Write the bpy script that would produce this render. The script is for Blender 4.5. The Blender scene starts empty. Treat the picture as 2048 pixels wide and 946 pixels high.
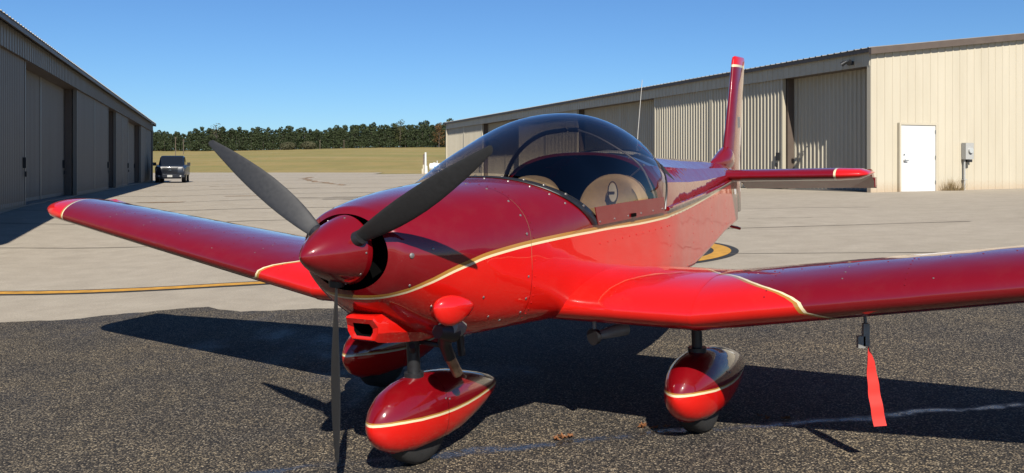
import bpy, bmesh, math, random
import numpy as np
from mathutils import Matrix, Vector

random.seed(7)
R = math.radians
scn = bpy.context.scene
COL = scn.collection

# ------------------------------------------------------------------ camera, sky, sun, exposure
CAMZ = 1.34
F = 1775.6                      # focal length in pixels of a 2048 wide picture
cam_d = bpy.data.cameras.new('camera')
cam = bpy.data.objects.new('camera', cam_d); COL.objects.link(cam)
cam.location = (0, 0, CAMZ); cam.rotation_euler = (R(90), 0, 0)
cam_d.sensor_width = 36; cam_d.lens = F / 2048 * 36
cam_d.shift_y = -(473 - 336) / 2048
cam_d.clip_start = 0.05; cam_d.clip_end = 6000
scn.camera = cam

SUN_AZ, SUN_EL = -8.0, 41.5     # direction the light travels (from +Y towards +X), elevation
w = bpy.data.worlds.new('World'); scn.world = w; w.use_nodes = True
nt = w.node_tree; nt.nodes.clear()
sky = nt.nodes.new('ShaderNodeTexSky'); sky.sky_type = 'NISHITA'; sky.sun_disc = False
sky.sun_elevation = R(SUN_EL); sky.sun_rotation = R(180 + SUN_AZ)
sky.altitude = 100; sky.air_density = 1.0; sky.dust_density = 0.05; sky.ozone_density = 5.0
bg = nt.nodes.new('ShaderNodeBackground'); bg.inputs['Strength'].default_value = 0.0594
wo = nt.nodes.new('ShaderNodeOutputWorld')
tn = nt.nodes.new('ShaderNodeMix'); tn.data_type = 'RGBA'; tn.blend_type = 'MULTIPLY'; tn.inputs[0].default_value = 1.0
tn.inputs[7].default_value = (.53, .745, .97, 1)         # the deep clear-air blue of the photograph, over the whole dome
nt.links.new(sky.outputs[0], tn.inputs[6]); nt.links.new(tn.outputs[2], bg.inputs[0]); nt.links.new(bg.outputs[0], wo.inputs[0])

sl = bpy.data.lights.new('sun', 'SUN'); sl.energy = 5.0; sl.angle = R(0.53); sl.color = (1.0, 0.94, 0.84)
sun = bpy.data.objects.new('sun', sl); COL.objects.link(sun)
az, el = R(SUN_AZ), R(SUN_EL)
sdir = Vector((math.sin(az) * math.cos(el), math.cos(az) * math.cos(el), -math.sin(el)))
sun.rotation_euler = sdir.to_track_quat('-Z', 'Y').to_euler()
sun.location = (0, -20, 30)

scn.view_settings.view_transform = 'Standard'; scn.view_settings.look = 'None'
scn.view_settings.exposure = 0.9; scn.view_settings.gamma = 1.0
scn.view_settings.use_curve_mapping = False
scn.render.engine = 'CYCLES'
scn.cycles.max_bounces = 8; scn.cycles.transparent_max_bounces = 12
scn.render.resolution_x = 1024; scn.render.resolution_y = 473

# ------------------------------------------------------------------ materials
def s2l(c): return tuple(((x / 255) / 12.92 if x / 255 <= .04045 else (((x / 255) + .055) / 1.055) ** 2.4) for x in c) + (1,)
ALB = .707
class NT:
    def __init__(s, name):
        s.m = bpy.data.materials.new(name); s.m.use_nodes = True; s.t = s.m.node_tree; s.t.nodes.clear()
        s.out = s.n('ShaderNodeOutputMaterial')
    def n(s, typ, **kw):
        x = s.t.nodes.new(typ)
        for k, v in kw.items(): setattr(x, k, v)
        return x
    def l(s, a, b): s.t.links.new(a, b)
    def math(s, op, a, b=None, c=None, clamp=False):
        x = s.n('ShaderNodeMath', operation=op); x.use_clamp = clamp
        for i, v in enumerate((a, b, c)):
            if v is None: continue
            if isinstance(v, (int, float)): x.inputs[i].default_value = v
            else: s.l(v, x.inputs[i])
        return x.outputs[0]
    def ramp(s, fac, stops, interp='LINEAR'):
        x = s.n('ShaderNodeValToRGB'); r = x.color_ramp; r.interpolation = interp
        while len(r.elements) < len(stops): r.elements.new(.5)
        for e, (p, c) in zip(r.elements, stops):
            e.position = p; e.color = c if len(c) == 4 else tuple(c) + (1,)
        s.l(fac, x.inputs[0]); return x.outputs[0]
    def mix(s, fac, a, b, mode='MIX'):
        x = s.n('ShaderNodeMix', data_type='RGBA', blend_type=mode)
        for i, v in ((0, fac), (6, a), (7, b)):
            if isinstance(v, (int, float)): x.inputs[i].default_value = v
            elif isinstance(v, tuple): x.inputs[i].default_value = v if len(v) == 4 else v + (1,)
            else: s.l(v, x.inputs[i])
        return x.outputs[2]
    def noise(s, scale, detail=4, rough=.55, vec=None, dist=0):
        x = s.n('ShaderNodeTexNoise'); x.inputs['Scale'].default_value = scale; x.inputs['Detail'].default_value = detail
        x.inputs['Roughness'].default_value = rough; x.inputs['Distortion'].default_value = dist
        s.l(vec if vec is not None else s.coord(), x.inputs['Vector']); return x.outputs[0]
    def coord(s):
        if not hasattr(s, '_c'): s._c = s.n('ShaderNodeTexCoord')
        return s._c.outputs['Object']
    def xyz(s, v=None):
        x = s.n('ShaderNodeSeparateXYZ'); s.l(v if v is not None else s.coord(), x.inputs[0]); return x.outputs
    def mapping(s, scale=(1, 1, 1), rot=(0, 0, 0), loc=(0, 0, 0)):
        x = s.n('ShaderNodeMapping'); x.inputs['Scale'].default_value = scale; x.inputs['Rotation'].default_value = rot
        x.inputs['Location'].default_value = loc; s.l(s.coord(), x.inputs[0]); return x.outputs[0]
    def bump(s, h, strength=.3, dist=.01, normal=None):
        x = s.n('ShaderNodeBump'); x.inputs['Strength'].default_value = strength; x.inputs['Distance'].default_value = dist
        s.l(h, x.inputs['Height'])
        if normal is not None: s.l(normal, x.inputs['Normal'])
        return x.outputs[0]
    def pbr(s, color, rough=.5, metal=0, coat=0, coat_rough=.03, spec=.5, normal=None, coat_normal=None, sheen=0, trans=0, subsurf=0):
        p = s.n('ShaderNodeBsdfPrincipled')
        def st(k, v):
            if isinstance(v, (int, float)): p.inputs[k].default_value = v
            elif isinstance(v, tuple): p.inputs[k].default_value = v if len(v) == 4 else v + (1,)
            else: s.l(v, p.inputs[k])
        if metal != 1:                       # real-world reflectances for the exposure set above
            color = s.mix(1.0, color if not isinstance(color, tuple) else (color if len(color) == 4 else color + (1,)), (ALB, ALB, ALB, 1), 'MULTIPLY')
        st('Base Color', color); st('Roughness', rough); st('Metallic', metal); st('Coat Weight', coat); st('Coat Roughness', coat_rough)
        p.inputs['Coat IOR'].default_value = 1.68; st('Specular IOR Level', spec); st('Sheen Weight', sheen)
        if normal is not None: s.l(normal, p.inputs['Normal'])
        if coat_normal is not None: s.l(coat_normal, p.inputs['Coat Normal'])
        s.l(p.outputs[0], s.out.inputs[0]); return p

MAROON = (0.180, 0.0022, 0.0055, 1); BRIGHT = (0.66, 0.009, 0.005, 1); CREAM = (0.80, 0.68, 0.42, 1); GOLD = (0.42, 0.20, 0.035, 1)
M = {}
def simple(name, color, rough=.5, metal=0, var=.12, nscale=20, coat=0, bump=0, spec=.5):
    t = NT(name); n = t.noise(nscale, 5)
    c = t.mix(t.ramp(n, [(.3, (1 - var,) * 3), (.7, (1 + var * .3,) * 3)]), color, color) if 0 else t.mix(1.0, color if len(color) == 4 else tuple(color) + (1,), t.ramp(n, [(.3, (1 - var,) * 3), (.7, (1, 1, 1))]), 'MULTIPLY')
    nm = t.bump(n, bump, .01) if bump else None
    t.pbr(c, t.math('MULTIPLY_ADD', n, .15, max(rough - .07, .02)), metal, coat, spec=spec, normal=nm); M[name] = t.m; return t.m

def fcurve(t, x, pts, x0, x1, y0, y1):
    """value of a curve given by points, evaluated on socket x"""
    f = t.n('ShaderNodeFloatCurve'); cu = f.mapping.curves[0]
    P = [((a - x0) / (x1 - x0), (b - y0) / (y1 - y0)) for a, b in pts]
    while len(cu.points) < len(P): cu.points.new(.5, .5)
    for p, (a, b) in zip(cu.points, P): p.location = (a, b)
    f.mapping.use_clip = False; f.mapping.update()
    t.l(t.math('DIVIDE', t.math('SUBTRACT', x, x0), x1 - x0), f.inputs['Value'])
    return t.math('MULTIPLY_ADD', f.outputs[0], y1 - y0, y0)

def paint(name, mode):
    t = NT(name); x, y, z = t.xyz()
    u = t.math('ADD', y, 1.0); v = t.math('ABSOLUTE', x); wz = t.math('SUBTRACT', z, 1.021)
    cs = .007
    if mode == 'fuse':
        pts = [(-.2, -.245), (-.05, -.232), (.06, -.212), (.12, -.186), (.19, -.148), (.36, -.088), (.52, -.058), (.85, -.036), (1.3, -.033), (1.87, -.047), (2.3, -.046), (2.7, -.043), (3.4, -.021), (4.4, .024), (5.2, .06)]
        d = t.math('SUBTRACT', wz, fcurve(t, u, pts, -.2, 5.2, -.3, .1))
        ramp = [(0, BRIGHT), (.5 - .06, CREAM), (.5 + .05, GOLD), (.5 + .20, MAROON)]
    elif mode == 'wing':
        pts = [(.7, 1.80), (.9, 1.73), (.97, 1.67), (1.0, 1.60), (1.05, 1.51), (1.15, 1.37), (1.3, 1.24), (1.5, 1.07), (1.8, .92), (2.5, .75)]
        up = t.math('GREATER_THAN', wz, t.math('MULTIPLY_ADD', t.math('MAXIMUM', t.math('SUBTRACT', v, 1.135), 0.0), .143, -.376))
        le_ = t.math('MULTIPLY_ADD', t.math('MAXIMUM', t.math('SUBTRACT', v, 1.135), 0.0), .06, .985)
        ue = t.math('ADD', t.math('MULTIPLY', t.math('ABSOLUTE', t.math('SUBTRACT', u, le_)), t.math('MULTIPLY_ADD', up, 2.0, -1.0)), 1.0)   # run the stripe on round the nose
        d1 = t.math('MULTIPLY', t.math('SUBTRACT', v, fcurve(t, ue, pts, .7, 2.5, .7, 2.2)), .8)
        vt = t.math('MINIMUM', t.math('MULTIPLY_ADD', t.math('SUBTRACT', u, 1.12), .55, 3.80), 4.02)
        d2 = t.math('SUBTRACT', vt, v)
        d = t.math('MINIMUM', d1, d2)
        ramp = [(0, BRIGHT), (.5 - .12, GOLD), (.5 + .02, CREAM), (.5 + .14, MAROON)]
    elif mode == 'stab':
        d = t.math('SUBTRACT', 1.03, v); ramp = [(0, BRIGHT), (.45, CREAM), (.62, MAROON)]
    elif mode == 'fin':
        d = t.math('SUBTRACT', 1.07, wz); ramp = [(0, BRIGHT), (.4, CREAM), (.62, MAROON)]
    elif mode == 'pant':   # pant mesh carries its own local frame: y = aft, z = up, stripe falls to the tail
        pts = [(-.35, .012), (-.25, .012), (-.1, -.0), (.1, -.015), (.3, -.022), (.5, -.026), (.75, -.03)]
        d = t.math('SUBTRACT', z, fcurve(t, y, pts, -.35, .75, -.1, .1))
        ramp = [(0, BRIGHT), (.5 - .07, CREAM), (.5 + .03, GOLD), (.5 + .09, MAROON)]
    elif mode == 'maroon': d = t.math('ADD', z, 10); ramp = [(0, MAROON), (.5, MAROON)]
    elif mode == 'bright': d = t.math('ADD', z, 10); ramp = [(0, BRIGHT), (.5, BRIGHT)]
    fac = t.math('ADD', t.math('MULTIPLY', d, 10.0), .5, clamp=True)
    # stripes: 0.1 m of d spans the ramp
    c = t.ramp(fac, ramp, 'CONSTANT')
    if mode == 'pant':      # split line of the two fairing halves
        c = t.mix(t.math('LESS_THAN', t.math('ABSOLUTE', t.math('SUBTRACT', y, .075)), .0014), c, (.05, .004, .004, 1))
    n1 = t.noise(3.0, 2); n2 = t.noise(900, 2); n3 = t.noise(7, 6, .7)
    c = t.mix(t.math('MULTIPLY', t.ramp(n3, [(.5, (0, 0, 0)), (.8, (1, 1, 1))]), .025), c, (.35, .28, .22, 1))   # dust film
    wav = t.bump(n1, .10, .06); nm = t.bump(n2, .035, .0006, wav)
    t.pbr(c, t.math('MULTIPLY_ADD', n3, .18, .22), 0, 1.0, t.math('MULTIPLY_ADD', n3, .035, .006), .08, normal=nm, coat_normal=wav)
    M[name] = t.m
for k in ('fuse', 'wing', 'stab', 'fin', 'pant', 'maroon', 'bright'): paint('paint_' + k, k)

simple('black_satin', (.018, .018, .020), .42, var=.3, nscale=40)
simple('black_rubber', (.022, .021, .020), .75, var=.35, nscale=30, bump=.2)
simple('black_blade', (.026, .026, .027), .5, var=.2, nscale=60)
simple('dark_cavity', (.004, .004, .004), .95, spec=0.02)
simple('steel', (.55, .54, .52), .35, 1, nscale=60)
simple('exhaust_metal', (.42, .30, .21), .45, 1, var=.5, nscale=50)
simple('dull_screw', (.36, .33, .31), .4, .7); simple('grey_metal', (.30, .29, .27), .5, .3, var=.3)
simple('tan_fabric', (.62, .43, .22), .85, var=.22, nscale=14, bump=.25)
simple('dark_fabric', (.012, .012, .014), .9, var=.3)
simple('ribbon_red', (.74, .03, .02), .7, var=.12)
simple('cream_thread', (.75, .66, .48), .8); simple('brown_thread', (.07, .04, .02), .8)
simple('white_paint', (.70, .70, .68), .4, var=.06, nscale=5)
simple('brown_trim', (.12, .09, .07), .5, var=.15, nscale=3)
simple('roof_metal', (.32, .31, .29), .45, .3, var=.2, nscale=3)
simple('truck_paint', (.006, .011, .022), .4, 0, coat=.25)
simple('truck_trim', (.05, .055, .07), .3, .6); simple('chrome', (.75, .75, .75), .15, 1, var=.05)
simple('blue_print', (.12, .30, .55), .5)
simple('wood_pole', (.16, .12, .09), .9, var=.4, nscale=4)
simple('plastic_grey', (.42, .42, .40), .5)
simple('yellow_marking', (.60, .30, .03), .8, var=.35, nscale=9)
simple('black_marking', (.022, .022, .023), .8, var=.4, nscale=9)
simple('crack_fill', (.15, .12, .09), .9, var=.5, nscale=3)
simple('crack_dirt', (.30, .19, .10), .95, var=.4, nscale=2, bump=.4)
simple('patch_pale', (.50, .44, .36), .9, var=.3, nscale=2); simple('dry_leaf', (.26, .10, .03), .8, var=.4, nscale=60)
simple('dry_weed', (.26, .18, .08), .9, var=.4, nscale=40)

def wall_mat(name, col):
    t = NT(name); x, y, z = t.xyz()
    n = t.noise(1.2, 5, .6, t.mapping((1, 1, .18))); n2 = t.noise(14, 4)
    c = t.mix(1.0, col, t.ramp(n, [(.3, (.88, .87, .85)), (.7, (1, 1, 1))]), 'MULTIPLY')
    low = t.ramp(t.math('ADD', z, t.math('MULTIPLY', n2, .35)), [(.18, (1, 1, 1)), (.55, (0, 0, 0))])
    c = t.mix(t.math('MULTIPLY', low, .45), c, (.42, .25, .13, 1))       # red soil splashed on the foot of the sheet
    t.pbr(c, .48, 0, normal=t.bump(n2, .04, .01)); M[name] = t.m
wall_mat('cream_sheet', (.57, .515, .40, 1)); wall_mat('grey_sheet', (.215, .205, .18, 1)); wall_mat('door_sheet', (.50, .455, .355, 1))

# canopy: tinted acrylic as a thin sheet (darker at the crown)
t = NT('tinted_acrylic'); x, y, z = t.xyz()
tint = t.ramp(t.math('DIVIDE', t.math('SUBTRACT', z, 1.021), .6, clamp=True), [(.0, (.86, .84, .81)), (.33, (.67, .64, .61)), (.62, (.41, .385, .37)), (1, (.24, .24, .26))])
tr = t.n('ShaderNodeBsdfTransparent'); t.l(tint, tr.inputs[0])
gl = t.n('ShaderNodeBsdfGlossy'); gl.inputs['Roughness'].default_value = .015; gl.inputs['Color'].default_value = (.95, .95, 1, 1)
lw = t.n('ShaderNodeLayerWeight'); lw.inputs['Blend'].default_value = .5; frs = t.math('MULTIPLY_ADD', t.math('POWER', lw.outputs['Facing'], 5.0), .90, .05)
ms = t.n('ShaderNodeMixShader'); t.l(frs, ms.inputs[0]); t.l(tr.outputs[0], ms.inputs[1]); t.l(gl.outputs[0], ms.inputs[2])
t.l(ms.outputs[0], t.out.inputs[0]); M['acrylic'] = t.m
t = NT('dark_glass'); t.pbr((.01, .012, .015), .05, 0, spec=.8); M['dark_glass'] = t.m
t = NT('truck_lamp'); t.pbr((.16, .16, .17), .15, .3); M['truck_lamp'] = t.m
t = NT('lamp_glass'); t.pbr((.7, .7, .68), .12, .4); M['lamp_glass'] = t.m

# pale old pavement
t = NT('pale_pavement'); x, y, z = t.xyz()
n1 = t.noise(.22, 6, .6); n2 = t.noise(2.4, 6, .65); n3 = t.noise(75, 3, .7)
vor = t.n('ShaderNodeTexVoronoi'); vor.inputs['Scale'].default_value = 55; t.l(t.coord(), vor.inputs['Vector'])
c = t.ramp(n1, [(.3, (.345, .298, .228)), (.7, (.43, .375, .295))])
c = t.mix(.55, c, t.ramp(n2, [(.3, (.30, .258, .20)), (.72, (.475, .42, .335))]))
c = t.mix(t.math('MULTIPLY', t.ramp(n3, [(.35, (1, 1, 1)), (.6, (0, 0, 0))]), .45), c, (.17, .15, .125, 1))
c = t.mix(t.math('MULTIPLY', t.ramp(vor.outputs['Distance'], [(.0, (1, 1, 1)), (.3, (0, 0, 0))]), .25), c, (.60, .55, .47, 1))
st_ = t.noise(.5, 4, .6, t.mapping((.25, 1.6, 1), (0, 0, R(-4)), (3, 1, 0)))
c = t.mix(t.math('MULTIPLY', t.ramp(st_, [(.56, (0, 0, 0)), (.72, (1, 1, 1))]), .3), c, (.24, .20, .155, 1))
t.pbr(c, .9, spec=.25, normal=t.bump(n3, .5, .004)); M['pavement'] = t.m

# dark coarse asphalt, partly wet along its seam
t = NT('dark_asphalt'); x, y, z = t.xyz()
v1 = t.n('ShaderNodeTexVoronoi'); v1.inputs['Scale'].default_value = 105; t.l(t.coord(), v1.inputs['Vector'])
v2 = t.n('ShaderNodeTexVoronoi'); v2.inputs['Scale'].default_value = 60; t.l(t.coord(), v2.inputs['Vector'])
sv = t.xyz(v1.outputs['Color'])[0]; sv2 = t.xyz(v2.outputs['Color'])[1]
stone = t.ramp(sv, [(0, (.050, .046, .041)), (.40, (.098, .087, .072)), (.68, (.175, .15, .115)), (.88, (.30, .25, .175)), (1, (.46, .41, .32))])
c = t.mix(t.ramp(v1.outputs['Distance'], [(.35, (0, 0, 0)), (.62, (1, 1, 1))]), stone, (.018, .017, .017, 1))
c = t.mix(t.math('MULTIPLY', t.ramp(sv2, [(.86, (0, 0, 0)), (.93, (1, 1, 1))]), t.ramp(v2.outputs['Distance'], [(.25, (1, 1, 1)), (.42, (0, 0, 0))])), c, (.33, .28, .20, 1))
n1 = t.noise(.9, 5, .6); n2 = t.noise(5, 5, .65)
c = t.mix(1.0, c, t.ramp(n1, [(.32, (.70, .70, .74)), (.66, (1.26, 1.17, 1.02))]), 'MULTIPLY')
c = t.mix(1.0, c, t.ramp(n2, [(.35, (.85,) * 3), (.65, (1,) * 3)]), 'MULTIPLY')
# wet band: a seam that runs from (-1.6,3.95) to (2.6,4.6)
ln = t.math('SUBTRACT', t.math('SUBTRACT', y, t.math('MULTIPLY', x, .145)), 4.19)
nw = t.noise(2.3, 4, .6); nws = t.noise(14, 3, .6)
ln = t.math('ADD', ln, t.math('MULTIPLY', t.math('SUBTRACT', nw, .5), .30))
wet = t.ramp(t.math('ABSOLUTE', ln), [(.010, (1, 1, 1)), (.055, (0, 0, 0))])
wet = t.math('MULTIPLY', wet, t.ramp(t.noise(.8, 3), [(.34, (0, 0, 0)), (.46, (1, 1, 1))]))
pat = t.ramp(t.noise(.75, 4, .55, t.mapping((1, .6, 1), loc=(5.3, 2.1, 0))), [(.55, (0, 0, 0)), (.64, (1, 1, 1))])
wet = t.math('MAXIMUM', wet, t.math('MULTIPLY', pat, .40))
wet = t.math('MULTIPLY', wet, t.ramp(nws, [(.28, (.25,) * 3), (.5, (1,) * 3)]))
c = t.mix(t.math('MULTIPLY', wet, .5), c, (.022, .022, .024, 1))
rough = t.mix(wet, (.85, .85, .85, 1), (.16, .16, .16, 1))
hgt = t.math('SUBTRACT', 1.0, v1.outputs['Distance'])
bs = t.n('ShaderNodeBump'); bs.inputs['Distance'].default_value = .006; t.l(hgt, bs.inputs['Height'])
t.l(t.math('MULTIPLY_ADD', wet, -.55, .7), bs.inputs['Strength'])
t.pbr(c, rough, spec=t.math('MULTIPLY_ADD', wet, .25, .24), normal=bs.outputs[0]); M['asphalt'] = t.m

# grass field
t = NT('dry_grass'); n1 = t.noise(.03, 6, .65); n2 = t.noise(.18, 6, .7, t.mapping((1, .35, 1))); n3 = t.noise(8, 4, .7)
c = t.ramp(n1, [(.32, (.16, .155, .05)), (.5, (.30, .225, .08)), (.68, (.37, .27, .115))])
c = t.mix(.5, c, t.ramp(n2, [(.3, (.15, .15, .05)), (.52, (.32, .24, .09)), (.75, (.40, .28, .14))]))
n4 = t.noise(1.0, 5, .65, t.mapping((.010, .045, 1)))
c = t.mix(t.math('MULTIPLY', t.ramp(n4, [(.48, (0, 0, 0)), (.62, (1, 1, 1))]), .55), c, (.17, .20, .06, 1))
n5 = t.noise(1.0, 4, .6, t.mapping((.014, .06, 1), loc=(4, 9, 0)))
c = t.mix(t.math('MULTIPLY', t.ramp(n5, [(.52, (0, 0, 0)), (.66, (1, 1, 1))]), .5), c, (.46, .33, .17, 1))
c = t.mix(.35, c, t.ramp(n3, [(.3, (.07, .065, .02)), (.7, (.33, .27, .13))]))
t.pbr(c, .95, spec=.1, normal=t.bump(n3, .6, .05)); M['grass'] = t.m

def leaf_mat(name, dark, light, sc=.35):
    t = NT(name); n = t.noise(sc, 3, .6); n2 = t.noise(3.0, 3, .6)
    c = t.mix(.5, t.ramp(n, [(.35, dark), (.65, light)]), t.ramp(n2, [(.3, dark), (.7, light)]))
    t.pbr(c, .75, spec=.2); M[name] = t.m
leaf_mat('pine_leaf', (.014, .022, .008), (.046, .062, .022))
leaf_mat('oak_leaf', (.035, .042, .012), (.085, .085, .028))
leaf_mat('autumn_leaf', (.075, .045, .016), (.17, .085, .03))
leaf_mat('shrub_leaf', (.050, .052, .026), (.095, .090, .048))
leaf_mat('bark', (.06, .05, .04), (.12, .10, .085))

# ------------------------------------------------------------------ mesh helpers
def link(o, parent=None, mat=None):
    COL.objects.link(o)
    if parent is not None: o.parent = parent
    if mat: o.data.materials.append(M[mat])
    return o
def mobj(name, verts, faces, mat, parent=None, smooth=True, angle=None):
    me = bpy.data.meshes.new(name); me.from_pydata([tuple(map(float, v)) for v in verts], [], faces)
    bm = bmesh.new(); bm.from_mesh(me); bmesh.ops.recalc_face_normals(bm, faces=bm.faces); bm.to_mesh(me); bm.free()
    if smooth:
        me.shade_smooth()
        if angle is not None: me.set_sharp_from_angle(angle=R(angle))
    return link(bpy.data.objects.new(name, me), parent, mat)
class MB:
    def __init__(s): s.v = []; s.f = []
    def add(s, v, f):
        o = len(s.v); s.v += [tuple(p) for p in v]; s.f += [tuple(i + o for i in q) for q in f]; return s
    def box(s, c, d, rot=None):
        vs = [Vector((sx * d[0] / 2, sy * d[1] / 2, sz * d[2] / 2)) for sx in (-1, 1) for sy in (-1, 1) for sz in (-1, 1)]
        if rot is not None: vs = [rot @ p for p in vs]
        return s.add([(p[0] + c[0], p[1] + c[1], p[2] + c[2]) for p in vs], [(0, 1, 3, 2), (4, 6, 7, 5), (0, 4, 5, 1), (2, 3, 7, 6), (0, 2, 6, 4), (1, 5, 7, 3)])
    def box2(s, a, b): return s.box([(a[i] + b[i]) / 2 for i in range(3)], [abs(b[i] - a[i]) for i in range(3)])
    def loft(s, rings, closed=True, cap0=False, cap1=False):
        n = len(rings[0]); vs = [p for r in rings for p in r]; fs = []
        for i in range(len(rings) - 1):
            for j in range(n if closed else n - 1):
                k = (j + 1) % n; fs.append((i * n + j, i * n + k, (i + 1) * n + k, (i + 1) * n + j))
        if cap0: fs.append(tuple(range(n)))
        if cap1: fs.append(tuple((len(rings) - 1) * n + j for j in range(n))[::-1])
        return s.add(vs, fs)
    def tube(s, pts, r, n=10, cap=True):
        pts = [Vector(p) for p in pts]; rings = []
        rr = r if isinstance(r, (list, tuple)) else [r] * len(pts)
        ref = None
        for i, p in enumerate(pts):
            d = (pts[min(i + 1, len(pts) - 1)] - pts[max(i - 1, 0)]).normalized()
            if ref is None: ref = Vector((0, 0, 1)) if abs(d.z) < .9 else Vector((1, 0, 0))
            a = d.cross(ref).normalized(); b = d.cross(a).normalized(); ref = -b if 0 else ref
            rings.append([p + a * (math.cos(2 * math.pi * k / n) * rr[i]) + b * (math.sin(2 * math.pi * k / n) * rr[i]) for k in range(n)])
        return s.loft(rings, True, cap, cap)
    def build(s, name, mat, parent=None, smooth=True, angle=35): return mobj(name, s.v, s.f, mat, parent, smooth, angle)
def empty(name, loc, rotz=0, mat3=None):
    o = bpy.data.objects.new(name, None); COL.objects.link(o); o.location = loc; o.rotation_euler = (0, 0, rotz)
    if mat3 is not None: o.rotation_euler = Matrix(mat3).to_euler()
    o.empty_display_size = .2; return o
def tag(o, label=None, cat=None, group=None, kind=None):
    if label: o['label'] = label
    if cat: o['category'] = cat
    if group: o['group'] = group
    if kind: o['kind'] = kind
    return o
def copy_tree(o, parent=None):
    c = o.copy(); COL.objects.link(c); c.parent = parent
    for ch in list(o.children): copy_tree(ch, c)
    return c
def rotpts(pts, m, off=(0, 0, 0)): return [tuple(m @ Vector(p) + Vector(off)) for p in pts]
def smooth_in(a, b, x): q = np.clip((x - a) / (b - a), 0, 1); return q * q * (3 - 2 * q)

# ------------------------------------------------------------------ terrain height (metres above the nose wheel)
_c = np.arange(-120, 120, .1)
_z = np.interp(_c, [-120, -8, -2, -.85, .92, 2.29, 5, 10, 19.2, 40, 120], [-.5, -.20, -.17, -.125, 0, .056, .16, .33, .595, .85, 1.0])
_z = np.convolve(np.pad(_z, 7, mode='edge'), np.ones(15) / 15, 'valid')
def apron_z(x, y):
    x = np.asarray(x, float); y = np.asarray(y, float)
    c = .9438 * x + .3305 * y; a = -.3305 * x + .9438 * y
    z = np.interp(c, _c, _z) + smooth_in(10, 28, a) * .027 * np.maximum(14 - c, 0) * (c > -30) + (c <= -30) * smooth_in(10, 28, a) * 1.19
    return z + (.49 - z) * smooth_in(75, 150, y)
def field_z(x, y):
    z = apron_z(x, y); y = np.asarray(y, float); x = np.asarray(x, float)
    h = 9.4 * np.clip((y - 165) / 265, 0, 1.25) + .35 * np.sin(x * .021 + 1) * smooth_in(200, 420, y)
    h = h + smooth_in(-160, -60, x) * 1.5 * smooth_in(190, 420, y)
    return z + np.maximum(h, 0)
def az_(x, y): return float(apron_z(x, y))
def sheet(name, xs, ys, zf, dz, mat, keep=None):
    X, Y = np.meshgrid(xs, ys); Z = zf(X, Y) + dz; nx, ny = len(xs), len(ys)
    fs = [(j * nx + i, j * nx + i + 1, (j + 1) * nx + i + 1, (j + 1) * nx + i) for j in range(ny - 1) for i in range(nx - 1)
          if keep is None or keep((xs[i] + xs[i + 1]) / 2, (ys[j] + ys[j + 1]) / 2)]
    me = bpy.data.meshes.new(name); me.from_pydata(np.stack([X.ravel(), Y.ravel(), Z.ravel()], 1).tolist(), [], fs); me.shade_smooth()
    return link(bpy.data.objects.new(name, me), None, mat)
def strip(name, path, width, dz, mat, parent=None, jitter=0, step=.35, zf=apron_z):
    """flat ribbon laid on the ground along a polyline"""
    P = []
    for (a, b) in zip(path[:-1], path[1:]):
        n = max(1, int(math.dist(a, b) / step))
        P += [(a[0] + (b[0] - a[0]) * i / n, a[1] + (b[1] - a[1]) * i / n) for i in range(n)]
    P.append(path[-1]); V = []
    for i, p in enumerate(P):
        q0, q1 = P[max(i - 1, 0)], P[min(i + 1, len(P) - 1)]
        dx, dy = q1[0] - q0[0], q1[1] - q0[1]; l = math.hypot(dx, dy) or 1; nx, ny = -dy / l, dx / l
        wd = width * (1 + jitter * random.uniform(-.7, .7)); o = jitter * width * random.uniform(-.5, .5)
        for s_ in (-.5, .5):
            xx, yy = p[0] + nx * (wd * s_ + o), p[1] + ny * (wd * s_ + o); V.append((xx, yy, float(zf(xx, yy)) + dz))
    fs = [(2 * i, 2 * i + 1, 2 * i + 3, 2 * i + 2) for i in range(len(P) - 1)]
    return mobj(name, V, fs, mat, parent, True)

# ground sheet (grass) to the horizon
xs = np.unique(np.concatenate([np.linspace(-1500, -200, 40), np.linspace(-200, 200, 161), np.linspace(200, 1500, 40)]))
ys = np.unique(np.concatenate([np.linspace(-600, -40, 20), np.linspace(-40, 170, 85), np.linspace(170, 460, 59), np.linspace(460, 3000, 40)]))
tag(sheet('ground', xs, ys, field_z, -.07, 'grass'), kind='structure')
# pale pavement of the apron, one sheet; its far edge is irregular
def far_edge(x): return 168 if x < -24.5 else (168 - (x + 24.5) * 8 if x < -18 else 116)
xs = np.arange(-62, 60.01, .5); ys = np.concatenate([np.arange(-45, 40, .5), np.arange(40, 169, 2.0)])
apron = tag(sheet('apron_pavement', xs, ys, apron_z, 0, 'pavement', lambda x, y: y < far_edge(x)), kind='structure')
# dark asphalt under the airplane with its wavy edge
edge = [(-60, 9.5), (-20, 9.0), (-8, 8.5), (-4.35, 8.62), (-3.85, 8.82), (-3.4, 8.92), (-3.05, 8.92), (-2.85, 8.70), (-2.6, 8.50), (-2.2, 8.45), (-1.75, 8.40), (0, 8.25), (2, 7.8), (4.2, 7.5), (8, 7.2), (30, 6.5)]
ex, ey = zip(*edge)
cols = np.unique(np.concatenate([np.arange(-40, -6, 1.0), np.arange(-6, 6, .05), np.arange(6, 29, 1.0)])); V = []; FS = []
for i, x_ in enumerate(cols):
    top = float(np.interp(x_, ex, ey)) + .012 * math.sin(x_ * 9.1) + .01 * math.sin(x_ * 23 + 1) + random.uniform(-.012, .012); rows = np.concatenate([np.linspace(-14, 2, 9), np.linspace(2.6, top, 15)])
    for y_ in rows: V.append((x_, y_, az_(x_, y_) + .006))
n = 24
for i in range(len(cols) - 1):
    for j in range(n - 1): FS.append((i * n + j, (i + 1) * n + j, (i + 1) * n + j + 1, i * n + j + 1))
tag(mobj('asphalt_patch', V, FS, 'asphalt'), kind='structure')

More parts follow.
